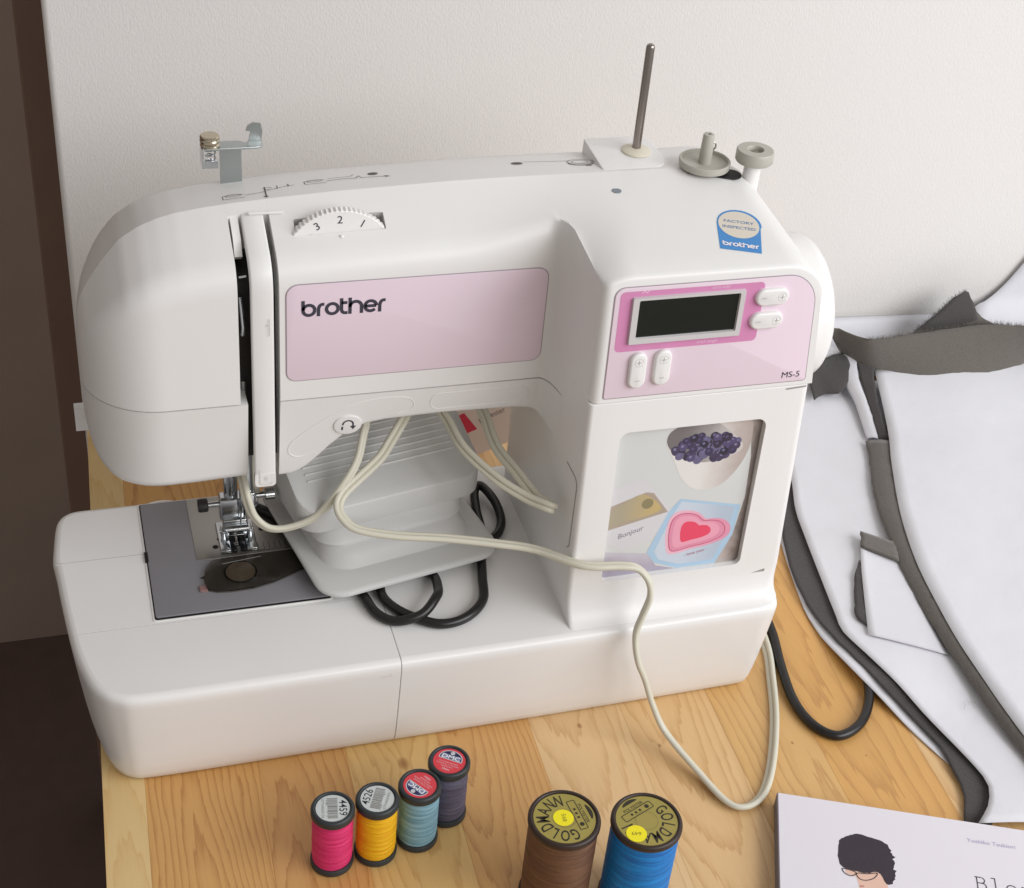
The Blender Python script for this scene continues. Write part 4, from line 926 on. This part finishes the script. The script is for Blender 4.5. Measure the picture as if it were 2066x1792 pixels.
def gold_label(cap, fr, start, dot, num, na):
    lab = printed('label', [flat(fr, arc(0, 0, 15.3, 0, 354, 60), .06)], OL, cap)
    word = 'GOLDMANN'; L = []
    for k, ch in enumerate(word):
        a = math.radians(start-k*27.5); r = 8.0
        q = fr.at(a-math.pi/2); L.append(text(q, ch, 0, r-.4, 9.2, .12, 0, .13, 'CENTER', .62))
    for l in L: printed('letter', [l], DK, lab)
    q = fr.at(math.radians(start-96+180)-math.pi/2)   # emblem opposite the word
    printed('emblem_plain', [stroke(q, rrect(-9, 4.8, 9, 8.8, .3, 1), .45, .12, True)], DK, lab)
    printed('emblem_word', [text(q, 'POLYESTER', 0, 9.4, 2.4, .12, 0, .02, 'CENTER')], DK, lab)
    for k in (-1, 0, 1): printed('emblem_square', [flat(q, [(k*2.6-.6-1, 6.2), (k*2.6+.6-1, 6.2), (k*2.6+.6-1, 7.5), (k*2.6-.6-1, 7.5)], .12)], DK, lab)
    printed('emblem_circle', [flat(q, arc(6, 6.8, 1.2, 0, 340, 14), .12)], DK, lab)
    printed('emblem_foot', [flat(q, [(-4.5, 12.6), (4.5, 12.6)]+arc(0, 10.4, 6, 40, 140, 8, 4.3), .12)], DK, lab)
    printed('centre_ring', [stroke(fr, arc(0, 0, 5.6, 0, 352, 30), .5, .11)], mat('label_olive_mid', '#8d7f45', .45), lab)
    d = printed('price_dot', [flat(fr, [(dot[0]+x, dot[1]+y) for x, y in arc(0, 0, 5.1, 0, 352, 30)], .2)], YEL, lab)
    qq = XYP(fr(dot[0], dot[1], 0), na)
    printed('dot_number', [text(qq, num, 0, -.6 if na < 0 else -1, 3.0, .26, 0, 0, 'CENTER', 1.1)], mat('dot_ink', '#8b8326', .5), d)
grp2 = 'large thread spools at the front'
e, cap, fr = spool(228.7, -111, 18.0, 60, CAPB, thread_mat('brown_thread', '#7d5b42', '#634534', 1), 'large spool of brown thread with an olive gold label, front left of the pair', grp2, 4.2, 14, .035)
gold_label(cap, fr, 282, (-.5, .3), '568', math.radians(-98))
e, cap, fr = spool(268.0, -121, 17.8, 60, CAPB, thread_mat('blue_thread', '#1490e2', '#0668ba', 1), 'large spool of bright blue thread with an olive gold label', grp2, 4.2, 14, .035)
gold_label(cap, fr, 28, (-7.8, -6.6), '649', math.radians(165))

# ================================================================== BOOK
bk = empty('book', (367, -81, 0)); tag(bk, 'white paperback with a dark haired person in glasses on its cover', 'book')
bu = Vector((122.4, -53.2)).normalized(); bw = Vector((bu.y, -bu.x))      # along the top edge / down the spine
b0 = Vector((367.1, -80.6))
class BF:
    def __call__(s, a, b, h=0): q = b0+bu*a+bw*b; return (q.x, q.y, h)
bf = BF()
def bbox(a0, b0_, h0, a1, b1, h1): 
    v, f = box(a0, b0_, h0, a1, b1, h1); return [bf(*p) for p in v], f
v, f = bbox(.8, .5, .9, 188.5, 254.5, 9.3); mesh('pages', v, f, mat('book_pages', '#d9d5cc', .7, var=.06, vscale=400, stretch=(1, 1, 8)), bk, smooth=False)
BC = mat('book_cover', '#dcd8df', .36, coat=.15)
v, f = bbox(0, 0, 9.3, 190, 255, 10); cvr = mesh('front_cover', v, f, BC, bk, smooth=False)
v, f = bbox(0, 0, .1, 190, 255, .85); mesh('back_cover', v, f, BC, bk, smooth=False)
v, f = bbox(-.6, 0, .1, .05, 255, 10); mesh('spine', v, f, mat('book_spine', '#6f6a72', .45), bk, smooth=False)
BOOK = {
  'hair': [(383.5,-121.8),(386.4,-117.6),(390.0,-116.6),(394.2,-115.9),(398.5,-116.7),(403.7,-120.1),(408.4,-123.8),(409.8,-129.3),(410.3,-133.4),(407.4,-138.4),(406.1,-143.2),(403.3,-146.8),(401.6,-150.2),(397.6,-149.6),(397.4,-146.3),(397.4,-143.4),(395.8,-141.3),(390.6,-141.0),(384.6,-138.0),(380.6,-135.4),(379.2,-132.1),(380.5,-127.2)],
  'face': [(380.7,-134.5),(384.6,-136.0),(390.7,-138.9),(395.9,-140.2),(397.4,-143.4),(397.4,-146.3),(397.7,-149.3),(396.5,-158.6),(389,-163),(381.3,-159.3),(382.2,-148.8),(383.1,-146.1),(383.9,-141.7),(379.8,-138.6)],
  'lens1': [(379.0,-135.3),(379.1,-138.5),(381.7,-140.7),(384.9,-139.8),(383.6,-137.8)],
  'lens2': [(385.2,-139.8),(385.0,-143.2),(387.8,-145.0),(392.5,-144.8),(395.9,-142.2),(390.4,-141.4)],
  'lips': [(383.4,-147.0),(385.6,-147.9),(384.5,-148.6),(382.9,-148.1)]}
PB_ = XY(10)
sm = lambda pts, n=3: [(p[0], p[1]) for p in catmull([(a, b, 0) for a, b in pts], n, True)]
printed('cover_face', [flat(PB_, BOOK['face'], .06)], mat('cover_skin', '#dcb6a4', .4), cvr)
hm = mat('cover_hair', '#2e2530', .4, var=.35, vscale=900, stretch=(1, .35, 1))
hr = sm(BOOK['hair'], 4); rr_ = random.Random(3)
printed('cover_hair', [flat(PB_, [(x+rr_.uniform(-.2, .2)+(rr_.uniform(-1.0, .9) if x > 401 and y < -126 else 0), y+rr_.uniform(-.25, .25)) for x, y in hr], .12)], hm, cvr)
for k in range(0):
    t0 = Vector((407.5-k*.5, -124-k*2.9)); printed('cover_hair_lock', [stroke(PB_, [tuple(t0), tuple(t0+Vector((2.2+(k % 3)*.5, -1.2))), tuple(t0+Vector((2.0, -3.0)))], .9, .15+.01*k)], hm, cvr)
gl = mat('cover_glasses', '#3b3030', .4)
printed('cover_glasses', [stroke(PB_, sm(BOOK['lens1']), .5, .2, True)], gl, cvr); printed('cover_glasses', [stroke(PB_, sm(BOOK['lens2']), .5, .2, True)], gl, cvr)
printed('cover_lips', [flat(PB_, BOOK['lips'], .15)], mat('cover_lip', '#bf8583', .4), cvr)
ba = math.atan2(bu.y, bu.x)
printed('author_name', [text(PB_, 'Yoshiko Tsukiori', 454.2, -133.9, 3.75, .1, ba, 0)], mat('author_ink', '#a9a5c6', .5), cvr)
tI = mat('title_ink', '#4a464c', .5)
class TF:                                   # typewriter letters of the title
    def __init__(s, o): s.o = Vector(o)
    def __call__(s, a, b, h=0): q = s.o+bu*a-bw*b; return (q.x, q.y, 10+h)
def tw(ch, i):
    q = TF((442.9+bu.x*8.1*i, -162.3+bu.y*8.1*i)); w = .62; P = []; st = lambda p: P.append(stroke(q, p, w, .1))
    if ch == 'B': st([(.2, 0), (4, 0)]); st([(.2, 7.6), (3.6, 7.6)]); st([(1.2, 0), (1.2, 7.6)]); st([(3.5, 7.6)]+arc(3.4, 5.75, 1.85, 90, -90, 8)+[(1.2, 3.9)]); st([(3.6, 3.9)]+arc(3.8, 1.95, 1.95, 90, -90, 8)+[(3.4, 0)])
    if ch == 'l': st([(.6, 8.2), (2.6, 8.2), (2.6, 0)]); st([(.2, 0), (5, 0)])
    if ch == 'o': st(arc(2.8, 2.7, 2.6, 0, 360, 20))
    if ch == 'u': st([(.0, 5.2), (1, 5.2), (1, 1.8)]+arc(2.7, 1.8, 1.7, 180, 330, 8)+[(4.6, 1.6)]); st([(3.6, 5.2), (4.7, 5.2), (4.7, 0), (5.6, 0)])
    if ch == 's': st(arc(2.6, 4.1, 1.3, 20, 270, 8)+arc(2.6, 1.5, 1.3, 90, -160, 8))
    if ch == 'e': st(arc(2.8, 2.7, 2.5, 0, 320, 16)); st([(.4, 2.7), (5.2, 2.7)])
    printed('title_letter', P, tI, cvr)
for i, ch in enumerate('Blouse'): tw(ch, i)

# ================================================================== PATTERN PAPER AND FABRIC beside the machine
PAPER = mat('pattern_paper', '#d9d9de', .7, bump=1.0, bscale=38, var=.02, vscale=20); FAB = mat('charcoal_fabric', '#625d57', .95, var=.3, vscale=900, bump=.5, bscale=1100, sheen=.3); FABD = mat('dark_fabric', '#454141', .95, var=.3, vscale=900, bump=.5, bscale=1100, sheen=.2)
def resample(pts, n):
    P = catmull(pts, 6); d = [0]
    for a, b in zip(P, P[1:]): d.append(d[-1]+(b-a).length)
    out = []; j = 0
    for k in range(n):
        t = d[-1]*k/(n-1)
        while j < len(P)-2 and d[j+1] < t: j += 1
        out.append(P[j].lerp(P[j+1], (t-d[j])/max(1e-6, d[j+1]-d[j])))
    return out
def sheet(name, L, R, m, thick, label, cat, nu=40, nv=12, wave=0, arch=0, seed=0, group=None, parent=None):
    A = resample(L, nu); B = resample(R, nu); vs = []; fs = []; rj = random.Random(int(seed*10)+nu)
    if thick > .6:                           # hand-cut cloth: edges never run true
        for q in A[1:-1]+B[1:-1]: q.x += rj.uniform(-.35, .35); q.y += rj.uniform(-.35, .35); q.z += rj.uniform(-.25, .25)
    for i in range(nu):
        for j in range(nv):
            t = j/(nv-1); p = A[i].lerp(B[i], t)
            z = arch*math.sin(math.pi*t)
            if wave: z += wave*(math.sin(p.x*.045+seed)*math.sin(p.y*.036+seed*2)+.4*math.sin(p.x*.11+p.y*.07+seed))*math.sin(math.pi*min(1, max(0, t)))**.6
            vs.append((p.x, p.y, max(.3, p.z+z)))
    for i in range(nu-1):
        for j in range(nv-1): a = i*nv+j; fs.append((a, a+1, a+nv+1, a+nv))
    o = mesh(name, vs, fs, m, parent, angle=60)
    md = o.modifiers.new('thickness', 'SOLIDIFY'); md.thickness = thick*S; md.offset = 0
    if label: tag(o, label, cat, group)
    return o
def fray(parent, pts, n, ln, m, seed, outward):
    """loose threads along a raw edge"""
    P = resample(pts, 80); r = random.Random(seed); vs = []; fs = []
    for k in range(n):
        p = P[r.randrange(80)]; d = (Vector(outward)+Vector((r.uniform(-.9, .9), r.uniform(-.5, .5), r.uniform(-.45, .3)))).normalized()*r.uniform(.25, 1)**2*ln
        w = Vector((.14, .07, .0)); q = len(vs); b = Vector((r.uniform(-1.5, 1.5), 0, -.3))
        vs += [tuple(p+b-w), tuple(p+b+w), tuple(p+b+d), tuple(p+b+Vector((0, .25, 0)))]; fs += [(q, q+1, q+2), (q+1, q+3, q+2), (q+3, q, q+2)]
    o = mesh('frayed_edge', vs, fs, m, parent, smooth=False); o['kind'] = 'stuff'; return o
grpp = 'cut paper patterns and fabric'
P0L = [(520, 260, 1), (490, 200, 1), (471, 146, 1), (462, 112, 1), (453.0, 66.0, 1.0), (452.0, 49.9, 1.1), (451.7, 36.6, 1.8), (453.2, 17.6, 4.6), (456.0, -3.2, 6.8), (462.6, -22.9, 4.4), (468.7, -42.3, 1.4), (474.0, -60.0, 1.0), (479, -75, 1)]
P0R = [(560, 250, .6), (530, 190, .6), (510, 140, .6), (500, 105, .6), (490, 60, .6), (488, 25, 4), (490, -2, 6.8), (492, -15, 5.4), (494, -45, .8), (497, -72, .6)]
sheet('pattern_paper', P0L, P0R, PAPER, .35, 'lowest white pattern sheet showing as a thin edge beside the cable', 'paper', group=grpp)
F0L = [(510, 235, 3), (488, 180, 3), (470, 136, 3), (463, 114, 3), (457, 88, 3), (455, 62, 3), (456.8, 39.8, 3.6), (460.0, 14.3, 6.4), (464.2, -10.7, 8.4), (469.3, -26.0, 5.6), (474.8, -44.2, 3.3), (479, -62, 3), (478, -79, 3), (476, -95, 2.5), (465, -116, 2)]
F0R = [(545, 235, 3), (520, 180, 3), (502, 136, 3), (490, 100, 3), (486, 70, 3), (479.9, 41.8, 3.4), (480.0, 15.5, 6.2), (484.2, -12.5, 8.4), (492.9, -31.2, 5.4), (497.9, -52.1, 3.2), (501, -68, 3), (501, -82, 3), (500, -95, 3), (494, -108, 2.5), (476, -124, 2)]
sheet('fabric_piece', F0L, F0R, FABD, .8, 'dark charcoal fabric piece running under the pattern sheet to the book', 'fabric', group=grpp)
P1L = [(548, 300, 9), (515, 235, 7), (499, 185, 6), (488, 155, 6), (482, 128, 6), (474, 87, 6), (467, 49, 6), (464.7, 34.6, 6.4), (468.6, 7.9, 9.6), (474.5, -17.0, 9.8), (480.8, -41.3, 6.5), (487, -69, 6), (490, -86, 6), (490, -98, 6), (482, -111, 6), (470, -121, 6)]
P1R = [(640, 290, 8), (600, 235, 7), (578, 185, 7), (566, 155, 7), (556, 128, 7), (548, 90, 7), (542, 55, 7), (540, 35, 7), (537, 10, 7), (535, -14, 7), (534, -41, 7), (533, -69, 7), (533, -86, 7), (533, -98, 7), (533, -115, 7), (533, -135, 7)]
p1 = sheet('pattern_paper', P1L, P1R, PAPER, .35, 'long white pattern sheet lying over the dark fabric with pencil marks', 'paper', 60, 14, wave=1.0, seed=1, group=grpp)
PN = XY(8.2); PEN = mat('pencil_mark', '#a9a7ab', .7)
printed('pencil_mark', [stroke(PN, [(505.6, -43.5), (508.8, -37), (508.2, -41.5), (511.6, -36.2), (510.6, -41)], .35, 0)], PEN, p1); printed('pencil_mark', [stroke(PN, [(512.5, -38), (514.6, -40.6), (516.2, -36.6), (514.4, -44)], .35, 0)], PEN, p1)
TRI = [(504, 92, 9.5), (494, 78, 9), (485, 60, 8.6), (478, 44, 8.2), (481, 35, 8)]
sheet('fabric_scrap', TRI, [(505, 92, 10.2), (499, 78, 10), (492.5, 60, 9.6), (486, 46, 9), (484, 37, 8.6)], FABD, 1.0, 'thin dark fabric sliver under the folded paper flap', 'fabric', 20, 4, group=grpp)
P3a = [(511, 104, 11.5), (502, 85, 11), (493, 64, 10.4), (484, 42, 9.4), (478, 27, 8.4)]
P3b = [(532, 90, 10.4), (528, 66, 10.2), (525, 46, 10), (522, 22, 9.6), (519, 0, 8.8)]
sheet('paper_flap', P3a, P3b, PAPER, .35, 'folded paper flap beneath the grey fabric tab', 'paper', 24, 10, wave=.5, seed=4, group=grpp)
sheet('fabric_tab', [(517.5, 117.5, 12.2), (514, 110, 12.4), (510, 103, 12.6)], [(536, 102, 12), (532.5, 93, 12.2), (529, 83.5, 12.4)], FAB, 1.2, 'short grey fabric tab sticking out of the grey band', 'fabric', 8, 8, group=grpp)
F1L = [(573, 217, 9.5), (564, 194, 10), (546, 151, 10.6), (536, 114, 11), (529, 85, 11), (524, 49, 11), (520, 13, 11), (519, -16, 11), (518, -49, 11), (519, -86, 11), (520, -120, 11)]
F1R = [(587, 207, 15), (576, 185, 15), (557, 138, 15), (546, 106, 15), (537, 72, 15), (531, 36, 15), (527, 4, 15), (525, -26, 15), (524, -52, 15), (524, -79, 15), (525, -110, 15)]
sheet('fabric_band', F1L, F1R, FAB, .8, 'long grey fabric band along the edge of the right hand pattern sheet', 'fabric', 60, 7, arch=1.2, group=grpp)
P2L = [(614, 288, 22), (598, 240, 18.5), (586, 208, 16.6), (575, 184, 16.4), (556, 138, 16.2), (545, 106, 16.2), (536, 72, 16.2), (530, 36, 16.2), (526, 4, 16.2), (524.4, -26, 16.2), (523.4, -52, 16.2), (523.4, -79, 16.2), (524, -110, 16)]
P2R = [(860, 300, 20), (860, 240, 19), (850, 200, 18), (845, 170, 18), (840, 130, 18), (835, 100, 17), (830, 60, 17), (825, 20, 17), (820, -10, 17), (815, -40, 17), (810, -70, 17), (805, -100, 17), (800, -130, 17)]
sheet('pattern_paper', P2L, P2R, PAPER, .35, 'wide white pattern sheet at the right, on top of the pile', 'paper', 60, 30, wave=1.6, seed=2.2, group=grpp)
sheet('fabric_band', [(604, 300, 22), (600, 285, 20), (596, 267, 17), (590, 240, 14), (582, 214, 11)], [(616, 292, 24), (608, 276, 22), (600, 255, 19), (593, 232, 16.4), (588, 211, 15)], FABD, .8, 'dark fabric strip below the curled flap, next to the white paper strip', 'fabric', 20, 6, group=grpp)
sheet('paper_strip', [(596, 315, 20), (591, 300, 17), (588, 284, 14.5), (586, 262, 12), (580, 236, 9.6), (576, 221, 8.6)], [(607, 306, 24), (602, 293, 21), (597, 277, 18.4), (593, 255, 15.4), (588, 232, 12.6), (583.5, 215, 11)], PAPER, .35, 'narrow curled white paper strip beside the machine, below the flap', 'paper', 24, 8, arch=1.5, group=grpp)
FT = [(583, 316, 44), (590, 316, 45), (597, 307, 45), (607, 295, 46), (622, 294, 46.4), (639, 295, 47), (665, 297, 47), (692, 298, 48), (717, 296, 49), (740, 290, 49), (765, 280, 50), (800, 275, 50)]
FBt = [(604, 318, 16), (605, 309, 15.6), (607, 300, 15), (611, 292, 15), (618, 288, 17), (639, 280, 18.5), (661, 273, 19), (683, 270, 19.4), (708, 272, 19.6), (732, 277, 19.6), (758, 284, 19.6), (800, 290, 20)]
fl_ = sheet('fabric_flap', FT, FBt, FAB, .9, 'large curled grey fabric flap with a frayed top edge near the wall', 'fabric', 50, 14, arch=-1.0, group=grpp)
fray(fl_, FT[3:], 1700, 5.5, FAB, 5, (0, .3, 1))
pk_ = sheet('fabric_corner', [(648, 303, 40), (669, 306, 57), (682, 309, 67), (695, 313, 71)], [(668, 302, 34), (690, 303, 42), (706, 303, 50), (697.5, 312.6, 70)], FABD, .9, 'pointed grey fabric corner standing up behind the curled flap', 'fabric', 16, 8, group=grpp)
sheet('fabric_fold', [(694, 313, 71), (700, 309, 62), (708, 304, 53), (722, 298, 46)], [(690, 305, 50), (692, 303, 46), (698, 301, 42), (706, 299, 38)], FAB, .9, 'grey fold of fabric at the right of the pointed corner', 'fabric', 12, 6, group=grpp)
fray(pk_, [(648, 303, 40), (669, 306, 57), (682, 309, 67), (695, 313, 71)], 650, 5.5, FABD, 8, (-.6, .2, .8))
f5 = sheet('fabric_scrap', [(560, 300, 18), (575, 307, 20), (589, 313, 21), (601, 314, 22)], [(556, 270, 12), (568, 276, 12.6), (580, 274, 14), (597, 290, 18)], FABD, .8, 'dark fabric scrap half hidden behind the machine column', 'fabric', 16, 8, arch=2, group=grpp)
fray(f5, [(560, 300, 18), (575, 307, 20), (589, 313, 21), (601, 314, 22)], 200, 3.2, FABD, 9, (-.3, .4, .7))
WL = lambda x: WY-TS*(x-24)
sheet('paper_sheet', [(540, WL(540)-3, 40), (611, WL(611)-2.5, 38), (690, WL(690)-3, 36), (760, WL(760)-3, 36)], [(545, 300, 10), (608, 296, 11), (680, 292, 12), (760, 290, 14)], PAPER, .35, 'white sheet leaning on the wall behind the fabric flap', 'paper', 30, 12, arch=-3, group=grpp)
CURL_L = [(708, 300, 24), (714, 318, 36), (720, 329, 45), (730, 331.5, 48), (739, 333, 54), (749, 334, 65), (759, 334, 82), (769, 333.5, 101), (786, 332, 140)]
CURL_R = [(900, 290, 24), (900, 306, 34), (900, 318, 45), (900, 324, 54), (900, 326, 66), (900, 328, 84), (900, 329, 104), (900, 329, 124), (900, 328, 150)]
sheet('curled_sheet', CURL_L, CURL_R, PAPER, .35, 'big white sheet curling up towards the wall at the far right', 'paper', 30, 14, group=grpp)
